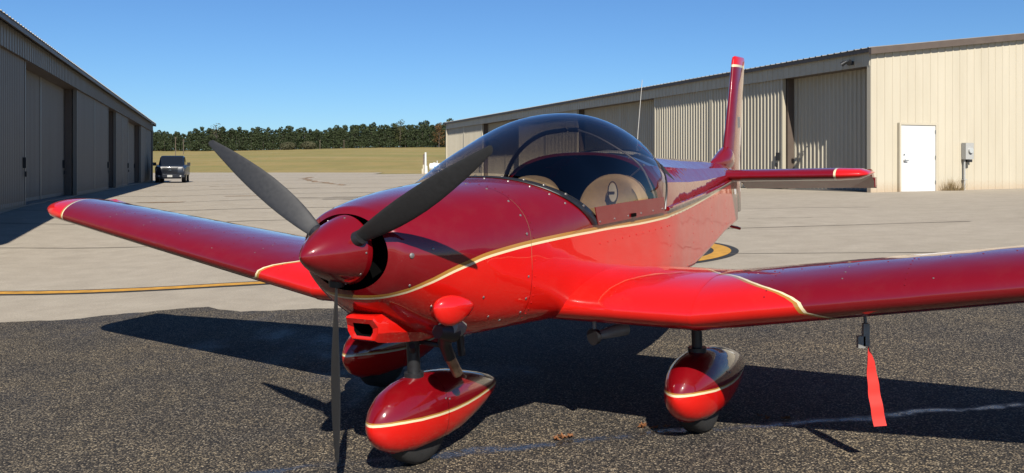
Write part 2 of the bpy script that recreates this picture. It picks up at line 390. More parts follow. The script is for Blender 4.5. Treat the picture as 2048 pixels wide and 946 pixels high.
# painted taxi line (black, yellow, black) and the ring
for off, wd, m_, dz in ((0, .34, 'black_marking', .004), (0, .19, 'yellow_marking', .008)):
    o = strip('taxi_line', [(-40, 11.6), (-5.35, 10.55), (-3.0, 10.47), (-.2, 10.6)], wd, dz, m_, apron)
cx, cy, ro = 1.11, 12.42, 2.0
def ring(name, r0, r1, mat, dz):
    V = []; N = 96
    for i in range(N):
        a = 2 * math.pi * i / N
        for r_ in (r0, r1): xx, yy = cx + r_ * math.cos(a), cy + r_ * math.sin(a); V.append((xx, yy, az_(xx, yy) + dz))
    return mobj(name, V, [(2 * i, 2 * i + 1, (2 * i + 3) % (2 * N), (2 * i + 2) % (2 * N)) for i in range(N)], mat, apron)
ring('ring_border', 1.56, 2.0, 'black_marking', .004); ring('ring_band', 1.67, 1.90, 'yellow_marking', .008)
# joints and sealed cracks of the old pavement
def gpt(px, py, rel):                       # a ground place, worked out once by hand from the picture
    yy = rel * F / (py - 336); return ((px - 1024) / F * yy, yy)
for (y0, xa, xb, wd) in ((15.0, -11, 8, .05), (19.0, -12, 5, .07), (22.5, -13, 3, .09), (27.0, -15, 4, .10), (33.0, -17, 2, .13), (41, -20, 2, .15), (52, -24, -2, .2), (66, -28, -4, .25), (84, -34, -6, .3), (108, -40, -9, .4)):
    P = [(xa, y0 - .15)]; nseg = 7
    for i in range(1, nseg + 1): P.append((xa + (xb - xa) * i / nseg, y0 + random.uniform(-.01, .01) * y0 * .5 + i * .004 * y0))
    strip('crack', P, wd, .004, 'crack_fill', apron, .5, .6)
for (px, py, l_, wd) in ((645, 395, 3.2, .16), (700, 393, 1.2, .10), (590, 376, 2.4, .2), (484, 392, 1.2, .35), (322, 405, 1.5, .4), (455, 372, 2, .3), (445, 362, 2, .3), (676, 398, 1.0, .15), (1560, 430, 1.2, .03), (1600, 402, 3, .04)):
    rel = 1.34 - az_(*gpt(px, py, 1.1)); x_, y_ = gpt(px, py, rel)
    strip('crack', [(x_ - l_ / 2, y_ + .1), (x_, y_), (x_ + l_ / 2, y_ - .08 * l_)], wd, .007, 'crack_dirt' if px in (484, 322, 455) else 'crack_fill', apron, .6, .25)
P = [(-19.8, 88), (-18.2, 78), (-16.2, 70), (-14.6, 64), (-11.9, 56), (-9.7, 49.5), (-6.9, 41)]
P2 = []
for (a, b) in zip(P[:-1], P[1:]):
    for q in np.linspace(0, 1, 5)[:-1]: P2.append((a[0] + (b[0] - a[0]) * q + random.uniform(-.25, .25), a[1] + (b[1] - a[1]) * q + random.uniform(-.3, .3)))
for k in range(0, len(P2) - 3, 3):
    strip('crack', P2[k:k + 4], random.uniform(.25, .5), .006, 'crack_dirt', apron, .9, .35)
    if random.random() < .8: strip('crack', [(q[0] + .5, q[1] - .4) for q in P2[k:k + 3]], random.uniform(.2, .6), .005, 'patch_pale', apron, .8, .5)
strip('crack', [(1.4, 12.0), (4.0, 11.4), (9, 10.2), (14, 9.3)], .03, .005, 'crack_fill', apron, .5)

# ------------------------------------------------------------------ hangars
def corr_profile(x0, x1, pitch, depth, rib=.3, sl=.22):
    """trapezoid ribs: list of (x, out)"""
    P = [(x0, 0)]; x_ = x0 + pitch * .1
    while x_ + pitch * rib + .01 < x1:
        s0, s1 = sl if isinstance(sl, tuple) else (sl, sl)
        P += [(x_, 0), (x_ + pitch * rib * s0, depth), (x_ + pitch * rib * (1 - s1), depth), (x_ + pitch * rib, 0)]; x_ += pitch
    P.append((x1, 0)); return P
def corr_sheet(name, x0, x1, y, z0, z1, mat, parent, pitch=.2, depth=.042, rib=.6, sl=(.2, .55)):
    V = []; F_ = []
    for x_, o in corr_profile(x0, x1, pitch, depth, rib, sl): V += [(x_, y + o, z0), (x_, y + o, z1)]
    for i in range(len(V) // 2 - 1): F_.append((2 * i, 2 * i + 2, 2 * i + 3, 2 * i + 1))
    return mobj(name, V, F_, mat, parent, False)
def part_box(name, a, b, mat, parent): return MB().box2(a, b).build(name, mat, parent, False)

def hangar(root, Ln, D, eave, fz, bays, sheet_m, door_m, fascia_m, near_end, over, rec0, rec1):
    """local frame: x along the front, y outward to the apron, z up; front plane y = 0"""
    sl_ = .12; ridge = eave + sl_ * D / 2
    # fascia, roof
    corr_sheet('fascia', .0, Ln, 0, fz, eave - .02, fascia_m, root, .3, .022, .25, .22)
    mobj('fascia_soffit', [(0, -.02, fz + .01), (Ln, -.02, fz + .01), (Ln, -rec1 - .4, fz + .01), (0, -rec1 - .4, fz + .01)], [(0, 1, 2, 3)], 'brown_trim', root, False)
    part_box('eave_trim', (-.06, over - .04, eave - .10), (Ln + .06, over, eave + .015), 'brown_trim', root)
    V = []; F_ = []
    for x_, o in corr_profile(-.1, Ln + .1, .3, .03, .25):
        V += [(x_, over + .03, eave + .02 + o), (x_, -D / 2, ridge + .02 + o), (x_, -D - .12, eave + .02 + o)]
    for i in range(len(V) // 3 - 1): F_ += [(3 * i, 3 * i + 3, 3 * i + 4, 3 * i + 1), (3 * i + 1, 3 * i + 4, 3 * i + 5, 3 * i + 2)]
    mobj('roof', V, F_, 'roof_metal', root, False)
    # end walls, ribbed, following the gable
    for xe, sgn in ((0, -1), (Ln, 1)):
        V = []; F_ = []
        pr = corr_profile(-D, 0, .3, .02, .22)
        if not any(abs(p[0] + D / 2) < .01 for p in pr): pass
        for y_, o in pr:
            top = eave + sl_ * min(-y_, D + y_) - .02
            V += [(xe + sgn * o, y_, -.15), (xe + sgn * o, y_, top)]
        for i in range(len(V) // 2 - 1): F_.append((2 * i, 2 * i + 2, 2 * i + 3, 2 * i + 1))
        mobj('end_wall', V, F_, sheet_m, root, False)
        for ya, yb in ((over + .02, -D / 2), (-D / 2, -D - .1)):          # rake trim
            za = eave + sl_ * min(-ya, D + ya); zb = eave + sl_ * min(-yb, D + yb)
            xo0, xo1 = xe + sgn * .02, xe + sgn * .16
            m = MB()
            for dz0, dz1, q0, q1 in ((-.16, .04, xo0 + sgn * .03, xo1), ):
                m.add([(q0, ya, za + dz0), (q1, ya, za + dz0), (q1, ya, za + dz1), (q0, ya, za + dz1), (q0, yb, zb + dz0), (q1, yb, zb + dz0), (q1, yb, zb + dz1), (q0, yb, zb + dz1)],
                      [(0, 1, 2, 3), (4, 7, 6, 5), (0, 4, 5, 1), (1, 5, 6, 2), (2, 6, 7, 3), (3, 7, 4, 0)])
            m.build('rake_trim', 'brown_trim', root, False)
    mobj('back_wall', [(0, -D, -.15), (Ln, -D, -.15), (Ln, -D, eave), (0, -D, eave)], [(0, 1, 2, 3)], sheet_m, root, False)
    # corner posts
    for xe, s_ in ((0, 1), (Ln, -1)):
        part_box('corner_post', (xe + s_ * .005, .012, -.15), (xe + s_ * .16, -rec1 - .1, fz + .02), sheet_m, root)
    # doors
    for (a0, a1, kind, npan) in bays:
        if kind == 'open': continue
        y_ = -rec0 if kind == 'front' else -rec1
        wd = (a1 - a0) / npan
        for k in range(npan):
            p0, p1 = a0 + k * wd + .012, a0 + (k + 1) * wd - .012
            dr = corr_sheet('door_panel', p0, p1, y_, .04, fz + .18, door_m, root)
            part_box('door_edge', (p0, y_ + .05, .03), (p0 + .09, y_ - .09, fz + .17), door_m, dr)
            part_box('door_edge', (p1 - .09, y_ + .05, .03), (p1, y_ - .09, fz + .17), door_m, dr)
            part_box('bottom_rail', (p0 + .09, y_ + .034, .03), (p1 - .09, y_ - .06, .14), 'grey_metal', dr)
            if k % 2 == 0:
                m = MB(); hx = p0 + .25; m.box((hx, y_ + .07, 1.15), (.10, .08, .28)); m.box((hx + .02, y_ + .10, .85), (.05, .05, .14))
                m.build('door_latch', 'black_satin', dr, False)
    for (a0, a1, kind, npan) in bays:            # dark track posts between the bays
        part_box('track_post', (a1 - .07, -rec0 - .12, 0), (a1 + .07, -rec1 + .06, fz + .1), 'brown_trim', root)
    # interior floor and track
    mobj('interior_floor', [(.1, -rec0, .02), (Ln - .1, -rec0, .02), (Ln - .1, -D + .1, .02), (.1, -D + .1, .02)], [(0, 1, 2, 3)], 'grey_metal', root, False)
    part_box('door_track', (0.1, -rec0 - .02, -.1), (Ln - .1, -rec1 - .15, .015), 'grey_metal', root)

ang = R(20.08)
H = Vector((-math.sin(ang), math.cos(ang), 0)); Cn = Vector((math.cos(ang), math.sin(ang), 0))
hr = empty('hangar', (10.92, 27.0, .595), math.atan2(H.y, H.x))
tag(hr, 'long cream metal hangar with ribbed sliding doors behind the airplane tail', 'hangar')
def along(px):
    k = (px - 1024) / F; return (10.92 - 27.0 * k) / (-H.x + H.y * k)
A = [along(p) for p in (1562, 1305, 1151, 1035, 962)]
Ln = 47.3
hangar(hr, Ln, 36.0, 4.485 - .12, 3.86, [(.18, A[0], 'rear', 1), (A[0], A[1], 'front', 2), (A[1], A[2], 'rear', 2), (A[2], A[3], 'front', 2), (A[3], A[4], 'rear', 2), (A[4], Ln - .18, 'front', 2)],
       'cream_sheet', 'door_sheet', 'door_sheet', True, .117, .12, .55)
# personnel door in the end wall (end wall runs along -y of the hangar frame at x = 0)
def b_of(px):
    k = (px - 1024) / F; return (27.0 * k - 10.92) / (Cn.x - Cn.y * k)
b0, b1 = b_of(1798), b_of(1867)
dr = part_box('door', (-.075, -b0, .02), (-.03, -b1, 2.07), 'white_paint', hr)
fm = MB(); fm.box2((-.10, -b0 + .07, -.05), (-.02, -b0 + .005, 2.14)); fm.box2((-.10, -b1 - .005, -.05), (-.02, -b1 - .07, 2.14)); fm.box2((-.10, -b0 + .004, 2.075), (-.02, -b1 - .004, 2.14)); fm.build('door_frame', 'cream_sheet', hr, False)
hm = MB(); hm.tube([(-.075, -b0 - .12, .98), (-.13, -b0 - .12, .98)], .03, 12); hm.box((-.135, -b0 - .17, .98), (.02, .15, .03)); hm.build('handle', 'steel', dr)
MB().tube([(-.075, -b0 - .12, 1.16), (-.095, -b0 - .12, 1.16)], .025, 12).build('deadbolt', 'steel', dr)
for z_ in (.25, 1.02, 1.82): part_box('hinge', (-.092, -b1 + .006, z_), (-.074, -b1 + .03, z_ + .11), 'steel', dr)
bm_ = b_of(1929)
mb = part_box('meter_box', (-.20, -bm_ + .16, 1.02), (-.03, -bm_ - .17, 1.54), 'plastic_grey', hr)
MB().tube([(-.20, -bm_ - .02, 1.30), (-.26, -bm_ - .02, 1.30)], .085, 20).build('meter_glass', 'lamp_glass', mb)
part_box('latch', (-.225, -bm_ + .06, .93), (-.10, -bm_ - .08, 1.015), 'black_satin', mb)
MB().tube([(-.09, -bm_ + .10, 1.02), (-.09, -bm_ + .10, -.05)], .03, 10).build('conduit', 'plastic_grey', mb)
part_box('conduit_strap', (-.125, -bm_ + .15, .36), (-.03, -bm_ + .02, .39), 'plastic_grey', mb)
# flood lamp under the fascia near the corner
fl = MB(); fl.tube([(.8, .02, 4.02), (.8, .16, 4.06)], .02, 8); fl.tube([(.72, .16, 4.08), (.62, .30, 3.98)], [.045, .075], 12); fl.tube([(.88, .16, 4.08), (.98, .28, 3.98)], [.045, .075], 12); fl.box((.8, .03, 4.02), (.12, .03, .12))
fl.build('flood_lamp', 'black_satin', hr)

angl = R(18.4); Hl = Vector((-math.sin(angl), math.cos(angl), 0))
hl = empty('hangar', (-28.0, 69.2, .33), math.atan2(-Hl.y, -Hl.x))
tag(hl, 'shaded grey metal hangar with tall sliding doors along the left edge', 'hangar')
def tl(px):
    k = (px - 1024) / F; return (69.2 * k + 28.0) / (Hl.x * -1 + Hl.y * k)
B = [tl(p) for p in (297, 276, 268, 258, 247, 206, 196, 143)]
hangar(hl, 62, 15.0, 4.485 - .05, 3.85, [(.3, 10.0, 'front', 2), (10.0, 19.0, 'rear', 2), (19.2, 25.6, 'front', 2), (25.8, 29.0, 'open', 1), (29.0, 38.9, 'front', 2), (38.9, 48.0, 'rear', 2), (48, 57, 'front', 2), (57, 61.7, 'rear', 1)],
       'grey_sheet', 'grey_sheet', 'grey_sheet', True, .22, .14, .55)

# ------------------------------------------------------------------ far field: wood, single trees, shrubs, poles, tanks
def leaf_cloud(mb, c, r, n, size, squash=1.0, seed=None):
    rr = np.random.RandomState(seed if seed is not None else random.randint(0, 1 << 30))
    d = rr.normal(size=(n, 3)); d /= np.linalg.norm(d, axis=1)[:, None]
    rad = rr.uniform(.55, 1.0, n) ** .5
    P = d * rad[:, None] * np.array(r) + np.array(c)
    nm = d + rr.normal(size=(n, 3)) * .5; nm /= np.linalg.norm(nm, axis=1)[:, None]
    t1 = np.cross(nm, rr.normal(size=(n, 3))); t1 /= np.linalg.norm(t1, axis=1)[:, None]; t2 = np.cross(nm, t1)
    s_ = rr.uniform(.6, 1.3, n)[:, None] * size
    o = len(mb.v)
    for a, b, e in zip(P + t1 * s_, P - t1 * s_ * .6 + t2 * s_ * .8, P - t1 * s_ * .5 - t2 * s_ * .9): mb.v += [tuple(a), tuple(b), tuple(e)]
    mb.f += [(o + 3 * i, o + 3 * i + 1, o + 3 * i + 2) for i in range(n)]
def tree_into(mb, mt, x_, y_, h, kind):
    z_ = float(field_z(x_, y_)); base = random.uniform(.10, .2) if kind == 'pine' else .08
    mt.tube([(x_, y_, z_ - .2), (x_ + random.uniform(-.2, .2), y_, z_ + h * .6), (x_, y_, z_ + h * .92)], [h * .022, h * .014, h * .004], 5)
    k = random.randint(6, 9)
    for i in range(k):
        f = i / (k - 1); zz = z_ + h * (base + (1 - base) * f * .93)
        rad = h * (.23 if kind == 'pine' else .28) * (1 - .6 * f ** 1.5) * random.uniform(.85, 1.45) * (1 if f > .12 else .9)
        a = random.uniform(0, 6.28); off = rad * .55 * (1 - f * .6)
        leaf_cloud(mb, (x_ + math.cos(a) * off, y_ + math.sin(a) * off, zz), (rad, rad, h * .085), 52 if kind == 'pine' else 60, h * .044)
ml, mt = MB(), MB()
for row, (yb, hmin, hmax) in enumerate(((427, 6.6, 8.6), (435, 7.4, 9.8), (444, 8.2, 10.6), (455, 8.8, 11.2), (468, 9.2, 11.6))):
    x_ = -300 + row * 2
    while x_ < 40:
        px = 1024 + x_ / yb * F
        hs = 1 + .07 * math.sin(px * .013 + 1.2) + .07 * math.sin(px * .041 + row) + .06 * math.sin(px * .11 + 2 * row) + (.06 if px > 660 else -.10) + (random.random() ** 5) * .18
        tree_into(ml, mt, x_, yb + random.uniform(-5, 5), random.uniform(hmin, hmax) * hs, 'pine' if random.random() < .75 else 'oak')
        x_ += random.uniform(2.0, 3.6)
x_ = -300
while x_ < 40:                                   # scrub at the foot of the wood
    y_ = 424 + random.uniform(-3, 3); leaf_cloud(ml, (x_, y_, float(field_z(x_, y_)) + 1.6), (2.4, 1.8, random.uniform(1.4, 3.2)), 70, .42); x_ += random.uniform(1.2, 2.4)
wood = tag(ml.build('wood', 'pine_leaf', None, False), 'dark green pine wood along the far edge of the field', 'wood', kind='stuff')
tk = mt.build('trunks', 'bark', wood, True); tk['kind'] = 'stuff'
def lone_tree(name, label, cat, px, y_, h, mat, rx, n, base=.2, size=.3):
    x_ = (px - 1024) / F * y_; z_ = float(field_z(x_, y_)); e = empty(name, (x_, y_, z_ - .05)); tag(e, label, cat)
    m = MB(); m.tube([(0, 0, 0), (.1, 0, h * .5), (0, 0, h * .9)], [h * .03, h * .02, h * .006], 7)
    for i in range(5):
        a = i * 1.3; m.tube([(0, 0, h * (.35 + .1 * i)), (math.cos(a) * rx * .7, math.sin(a) * rx * .7, h * (.5 + .09 * i))], [h * .012, h * .004], 5)
    m.build('trunk', 'bark', e)
    m = MB()
    for i in range(9):
        f = i / 8; a = i * 2.4; r_ = rx * (.75 - .45 * abs(f - .35))
        leaf_cloud(m, (math.cos(a) * rx * .4 * (1 - f * .6), math.sin(a) * rx * .4, h * (base + (1 - base) * f * .95)), (r_, r_, h * .11), n, size)
    m.build('crown', mat, e, False)
lone_tree('leafy_tree', 'thin bare-topped tree rising above the wood behind the propeller tip', 'tree', 432, 432, 12.8, 'shrub_leaf', 3.4, 26, .5, .3)
lone_tree('leafy_tree', 'russet autumn tree at the wood edge beside the cream hangar', 'tree', 878, 420, 11.2, 'autumn_leaf', 3.6, 70)
lone_tree('leafy_tree', 'yellow-green tall tree in the wood, near the white tank', 'tree', 800, 424, 12.6, 'oak_leaf', 3.8, 70)
for px, lb in ((576, 'left of two round olive shrubs at the wood edge'), (617, 'right of two round olive shrubs at the wood edge')):
    y_ = 412; x_ = (px - 1024) / F * y_; e = empty('shrub', (x_, y_, float(field_z(x_, y_)))); tag(e, lb, 'shrub', 'round shrubs at the wood edge')
    m = MB(); leaf_cloud(m, (0, 0, 1.7), (3.9, 3.0, 2.0), 700, .35); m.build('foliage', 'shrub_leaf', e, False)
    m = MB(); m.tube([(0, 0, -.1), (0, 0, 1.5)], .15, 6); m.build('stem', 'bark', e)
for px, y_, h, lb in ((351, 300, 6.4, 'tall thin pole standing behind the dark truck'), (367, 330, 5.6, 'shorter pole right of the tall pole behind the truck'), (640, 395, 4.2, 'bare pole at the field edge right of the shrubs'), (688, 398, 4.0, 'lone pole in the field edge before the wood')):
    x_ = (px - 1024) / F * y_; m = MB(); m.tube([(0, 0, -.3), (0, 0, h)], [.14, .10], 8); m.box((0, 0, h - .35), (.9, .08, .1))
    o = m.build('utility_pole', 'wood_pole'); o.location = (x_, y_, float(field_z(x_, y_))); tag(o, lb, 'pole', 'poles along the field')

# white fuel tank and pump tower on the grass near the far end of the cream hangar
y_ = 122; x_ = (870 - 1024) / F * y_; gz = float(field_z(x_, y_)) - .07
e = empty('fuel_tank', (x_, y_, gz)); tag(e, 'small white fuel tank on legs beside the far end of the hangar', 'tank')
m = MB(); m.loft([[(xx, math.cos(a) * r_, .95 + math.sin(a) * r_) for a in np.linspace(0, 2 * math.pi, 20, endpoint=False)] for xx, r_ in ((-.78, .25), (-.75, .50), (-.68, .56), (.68, .56), (.75, .50), (.78, .25))], True, True, True)
body = m.build('body', 'white_paint', e)
m = MB(); [m.box2((sx - .06, -.4, 0), (sx + .06, .4, .5)) for sx in (-.5, .5)]; m.build('stand', 'white_paint', e, False)
MB().tube([(.3, 0, 1.45), (.3, 0, 1.85)], .06, 8).build('vent_pipe', 'white_paint', e); MB().tube([(-.1, 0, 1.45), (-.1, 0, 1.6)], .2, 12).build('hatch', 'white_paint', e)
MB().box((.25, -.565, 1.0), (.7, .01, .16)).build('label_band', 'blue_print', body, False)
MB().box2((.8, -.3, 0), (1.3, .3, .75)).build('pump_cabinet', 'cream_sheet', e, False)
x2 = (850 - 1024) / F * y_; gz2 = float(field_z(x2, y_)) - .07
e = empty('pump_tower', (x2, y_, gz2)); tag(e, 'slim white pump tower with pipes left of the white tank', 'tower')
m = MB(); m.tube([(.08, 0, 0), (.08, 0, 3.0)], [.17, .13], 10); m.build('mast', 'white_paint', e)
MB().box2((-.26, -.12, 1.3), (-.06, .12, 2.75)).build('ladder_box', 'wood_pole', e, False)
m = MB(); m.box2((-.42, -.25, 0), (-.14, .25, .75)); m.box2((-.28, -.2, .75), (-.12, .2, 1.3)); m.build('pump_case', 'cream_sheet', e, False)
MB().tube([(.2, 0, 1.15), (.24, 0, .5), (.24, 0, 0)], .14, 8).build('pipe', 'white_paint', e); MB().box2((0, -.3, 0), (1.15, .3, .14)).build('skid', 'cream_sheet', e, False)

# dry weed at the foot of the end wall
wp = hr.matrix_basis @ Vector((-.25, -b_of(1893), 0))
V = []; FS = []
for i in range(150):
    a = random.uniform(0, 6.28); r_ = random.uniform(0, .25); x0, y0 = math.cos(a) * r_ * 1.6, math.sin(a) * r_ * .4; ln_ = random.uniform(.12, .5) * (1 - r_)
    tx, ty = x0 + random.gauss(0, .12), y0 + random.gauss(0, .08); o = len(V); V += [(x0 - .008, y0, 0), (x0 + .008, y0, 0), (tx, ty, ln_)]; FS.append((o, o + 1, o + 2))
o = mobj('dry_weed', V, FS, 'dry_weed', None, False); o.location = (wp.x, wp.y, az_(wp.x, wp.y)); tag(o, 'tuft of dry brown weed against the cream wall beside the meter', 'weed')

# ------------------------------------------------------------------ pickup truck (front towards the camera: local -y is forward)
ty_ = 66.0; tx_ = (345.5 - 1024) / F * ty_
tr_ = empty('pickup_truck', (tx_, ty_, az_(tx_, ty_)), R(17)); tag(tr_, 'dark blue pickup truck parked beside the end of the grey hangar', 'truck')
def rbox(sec):   # loft of rounded rectangles: (y, x half, z0, z1)
    m = MB(); rings = []
    for (y_, hx, z0, z1, rr) in sec:
        P = []
        for (sx, sz, a0) in ((1, 1, 0), (-1, 1, 90), (-1, -1, 180), (1, -1, 270)):
            for a in (0, 30, 60, 90): P.append((sx * (hx - rr) + rr * math.cos(R(a0 + a)), y_, (z1 - rr if sz > 0 else z0 + rr) + rr * math.sin(R(a0 + a))))
        rings.append(P)
    return m.loft(rings, True, True, True)
body = rbox([(-2.72, .86, .62, 1.05, .12), (-2.66, .98, .55, 1.16, .14), (-2.3, 1.03, .5, 1.22, .14), (-1.3, 1.05, .5, 1.27, .12), (-1.2, 1.05, .5, 1.28, .10), (2.7, 1.05, .52, 1.28, .10), (2.85, 1.0, .58, 1.2, .1)]).build('body', 'truck_paint', tr_)
cabs = [(-1.35, .90, 1.15, 1.28, .05), (-.55, .80, 1.15, 1.93, .12), (-.3, .80, 1.15, 1.98, .12), (1.0, .80, 1.15, 1.98, .12), (1.35, .86, 1.15, 1.30, .05)]
cab = rbox(cabs).build('cab', 'truck_paint', tr_)
mobj('windshield', [(-.80, -1.33, 1.30), (.80, -1.33, 1.30), (.68, -.60, 1.90), (-.68, -.60, 1.90)], [(0, 1, 2, 3)], 'dark_glass', cab, False)
for s_ in (-1, 1):
    mobj('side_window', [(s_ * .90, -1.0, 1.33), (s_ * .90, .9, 1.33), (s_ * .825, .75, 1.86), (s_ * .825, -.5, 1.86)], [(0, 1, 2, 3)], 'dark_glass', cab, False)
g = MB(); [g.box((0, -2.70, .74 + .085 * k), (1.02, .10, .03)) for k in range(5)]; g.box((0, -2.68, .88), (1.14, .05, .46)); gr = g.build('grille', 'dark_cavity', tr_, False)
[MB().box((0, -2.745, .75 + .085 * k), (1.04, .03, .016)).build('grille_bar', 'truck_trim', gr, False) for k in range(5)]
MB().tube([(0, -2.76, .93), (0, -2.78, .93)], .09, 16).build('emblem', 'chrome', gr)
bp = MB(); bp.box((0, -2.78, .50), (1.96, .20, .18)); bp.box((0, -2.74, .36), (1.5, .12, .10)); b_ = bp.build('bumper', 'truck_trim', tr_, False)
MB().box((0, -2.915, .50), (.34, .012, .15)).build('licence_plate', 'plastic_grey', b_, False)
for s_ in (-1, 1):
    MB().box((s_ * .80, -2.64, .94), (.32, .14, .22)).build('headlight', 'truck_lamp', tr_, False)
    MB().tube([(s_ * .72, -2.90, .50), (s_ * .72, -2.92, .50)], .06, 12).build('fog_lamp', 'lamp_glass', b_)
    m = MB(); m.box((s_ * 1.17, -.98, 1.36), (.22, .12, .24)); m.box((s_ * 1.02, -.98, 1.30), (.14, .06, .05)); m.build('mirror', 'black_satin', tr_, False)
    for y_ in (-1.75, 1.85):
        wh = MB().tube([(s_ * .74, y_, .40), (s_ * .78, y_, .40), (s_ * 1.0, y_, .40), (s_ * 1.04, y_, .40)], [.36, .40, .40, .36], 28).build('wheel', 'black_rubber', tr_)
        MB().tube([(s_ * 1.041, y_, .40), (s_ * 1.05, y_, .40)], [.26, .22], 20).build('rim', 'chrome', wh)

# ------------------------------------------------------------------ the airplane
# measures: u = metres aft of the propeller disc, v = to the airplane's left, w = above the thrust line
PM = Matrix(((.85083, .52413, -.03707), (-.52510, .85071, -.02387), (.01902, .03978, .99903)))     # columns: left, aft, up
PT = Vector((-.717, 3.644, -.342 + CAMZ))
GW = -1.021
def L(u, v, w_): return (v, u - 1.0, w_ - GW)
air = empty('airplane', PT + PM @ Vector((0, 1.0, GW)), 0, PM)
tag(air, 'glossy maroon and red low-wing two-seat airplane with black three-blade propeller', 'airplane')

def spline(xs, ys):
    xs = np.array(xs, float); ys = np.array(ys, float); d = np.gradient(ys, xs)
    for i in range(len(xs) - 1):
        if ys[i + 1] == ys[i]: d[i] = d[i + 1] = 0
    def f(x):
        x = min(max(x, xs[0]), xs[-1]); i = min(int(np.searchsorted(xs, x, side='right')) - 1, len(xs) - 2); h = xs[i + 1] - xs[i]; t = (x - xs[i]) / h
        return (2 * t**3 - 3 * t**2 + 1) * ys[i] + (t**3 - 2 * t**2 + t) * h * d[i] + (-2 * t**3 + 3 * t**2) * ys[i + 1] + (t**3 - t**2) * h * d[i + 1]
    return f
U =  [.055, .075, .11, .17, .26, .40, .55, .73, .95, 1.25, 1.6, 2.2]
sb = spline(U, [.222, .262, .292, .328, .368, .420, .460, .500, .535, .56, .56, .56])
st = spline(U, [.150, .172, .182, .194, .208, .224, .236, .247, .258, .262, .262, .262])
sbt = spline(U, [-.170, -.205, -.238, -.285, -.345, -.412, -.452, -.457, -.457, -.457, -.457, -.457])
sws = spline(U, [-.01, -.02, -.03, -.04, -.05, -.06, -.06, -.05, -.03, 0, 0, 0])
snt = spline(U, [2.0, 2.05, 2.1, 2.15, 2.25, 2.35, 2.45, 2.5, 2.5, 2.5, 2.5, 2.5])
snb = spline(U, [2.0, 2.0, 2.05, 2.15, 2.3, 2.6, 3.0, 3.6, 5.0, 8.0, 9, 9])
def sec_pt(u, th, k=1.0):
    """th 0 = left longeron, 90 = top, 180 = right, 270 = keel"""
    c, s_ = math.cos(R(th)), math.sin(R(th)); b = sb(u); ws = sws(u)
    n_ = snt(u) if s_ >= 0 else snb(u); top = (st(u) - ws) if s_ >= 0 else (ws - sbt(u))
    v = b * math.copysign(abs(c) ** (2 / n_), c) * k; w_ = ws + top * math.copysign(abs(s_) ** (2 / n_), s_) * k
    return v, w_
def ring_pts(u, k=1.0, n=72): return [L(u, *sec_pt(u, 360 * i / n, k)) for i in range(n)]
# cowling with a rolled lip and dark mouth
us = [.055, .060, .068, .078, .092, .11, .135, .17, .21, .26, .32, .39, .46, .54, .63, .722]
rings = [ring_pts(.10, .78), ring_pts(.09, .80), ring_pts(.062, .93)] + [ring_pts(u_) for u_ in us]
cowl = MB().loft(rings).build('cowling', 'paint_fuse', air, True, 60)
mouth = MB().loft([ring_pts(.098, .785), ring_pts(.20, .60)], True, False, True).build('cowl_mouth', 'dark_cavity', cowl)
# forward deck up to the canopy rim, and the glass that starts there
def u_rim(th): s_ = max(math.sin(R(th)), 0); return 1.25 - .27 * s_ ** .8
TH = [180 * i / 40 for i in range(41)]
rows = []
for k in range(9):
    f = k / 8; rows.append([L(.726 + (u_rim(t_) - .726) * f, *[q * .997 for q in sec_pt(.726 + (u_rim(t_) - .726) * f, t_)]) for t_ in TH])
deck = MB().loft(rows, False).build('forward_deck', 'paint_fuse', air, True, 60)
# hull: sides and belly from firewall to tail
ub = [.726, .85, 1.0, 1.2, 1.4, 1.7, 2.0, 2.2, 2.6, 3.0, 3.6, 4.2, 4.6, 4.95]
fb = spline([2.2, 3.0, 4.2, 4.95], [.56, .432, .24, .115]); fbot = spline([2.2, 3.0, 3.6, 4.2, 4.95], [-.457, -.445, -.40, -.346, -.315]); flon = spline([2.2, 3.4, 4.4, 4.95], [0, .01, .04, .06])
def hull_ring(u_):
    if u_ <= 2.2:
        a = [L(u_, *[q * .997 for q in sec_pt(u_, 180 + 180 * i / 40)]) for i in range(41)]; return a
    b, wb, wl = fb(u_), fbot(u_), flon(u_); n_ = 9 + 30 * min((u_ - 2.2), 1); P = []
    for i in range(41):
        t_ = R(180 + 180 * i / 40); c, s_ = math.cos(t_), (0.0 if i in (0, 40) else math.sin(t_))
        P.append(L(u_, b * math.copysign(abs(c) ** (2 / n_), c), wl + (wl - wb) * -abs(s_) ** (2 / n_)))
    return P
hull = MB().loft([hull_ring(u_) for u_ in ub], False).build('fuselage', 'paint_fuse', air, True, 40)
# turtle deck: folded sheet panels
ftop = spline([2.15, 2.6, 3.4, 4.72, 4.95], [.352, .335, .284, .20, .175])
def td_ring(u_, arch, fine=False):
    b = .56 if u_ <= 2.2 else fb(u_); wl = 0 if u_ <= 2.2 else flon(u_); tp = ftop(u_); P = []
    n_ = 2.5 * arch + 1.75 * (1 - arch)
    angs = (0, 22, 44, 66, 90, 114, 136, 158, 180) if not fine else TH
    for t_ in angs:
        c, s_ = math.cos(R(t_)), math.sin(R(t_)); P.append(L(u_, b * math.copysign(abs(c) ** (2 / n_), c), wl + (tp - wl) * abs(s_) ** (2 / n_)))
    return P
tdm = MB().loft([td_ring(u_, a_) for u_, a_ in ((2.15, 1), (2.2, .97), (2.6, .65), (3.0, .35), (3.6, .13), (4.2, .05), (4.6, .02), (4.95, 0))], False)
td = tdm.build('turtle_deck', 'paint_maroon', air, True, 9)
MB().loft([[L(2.152 + du, (sc) * p[0], (p[2] + GW) * sc + .0) for p in td_ring(2.15, 1, True)] for du, sc in ((0, 1.006), (-.012, 1.004), (-.012, .955), (0, .955))], False).build('arch_trim', 'paint_maroon', td, True, 40)
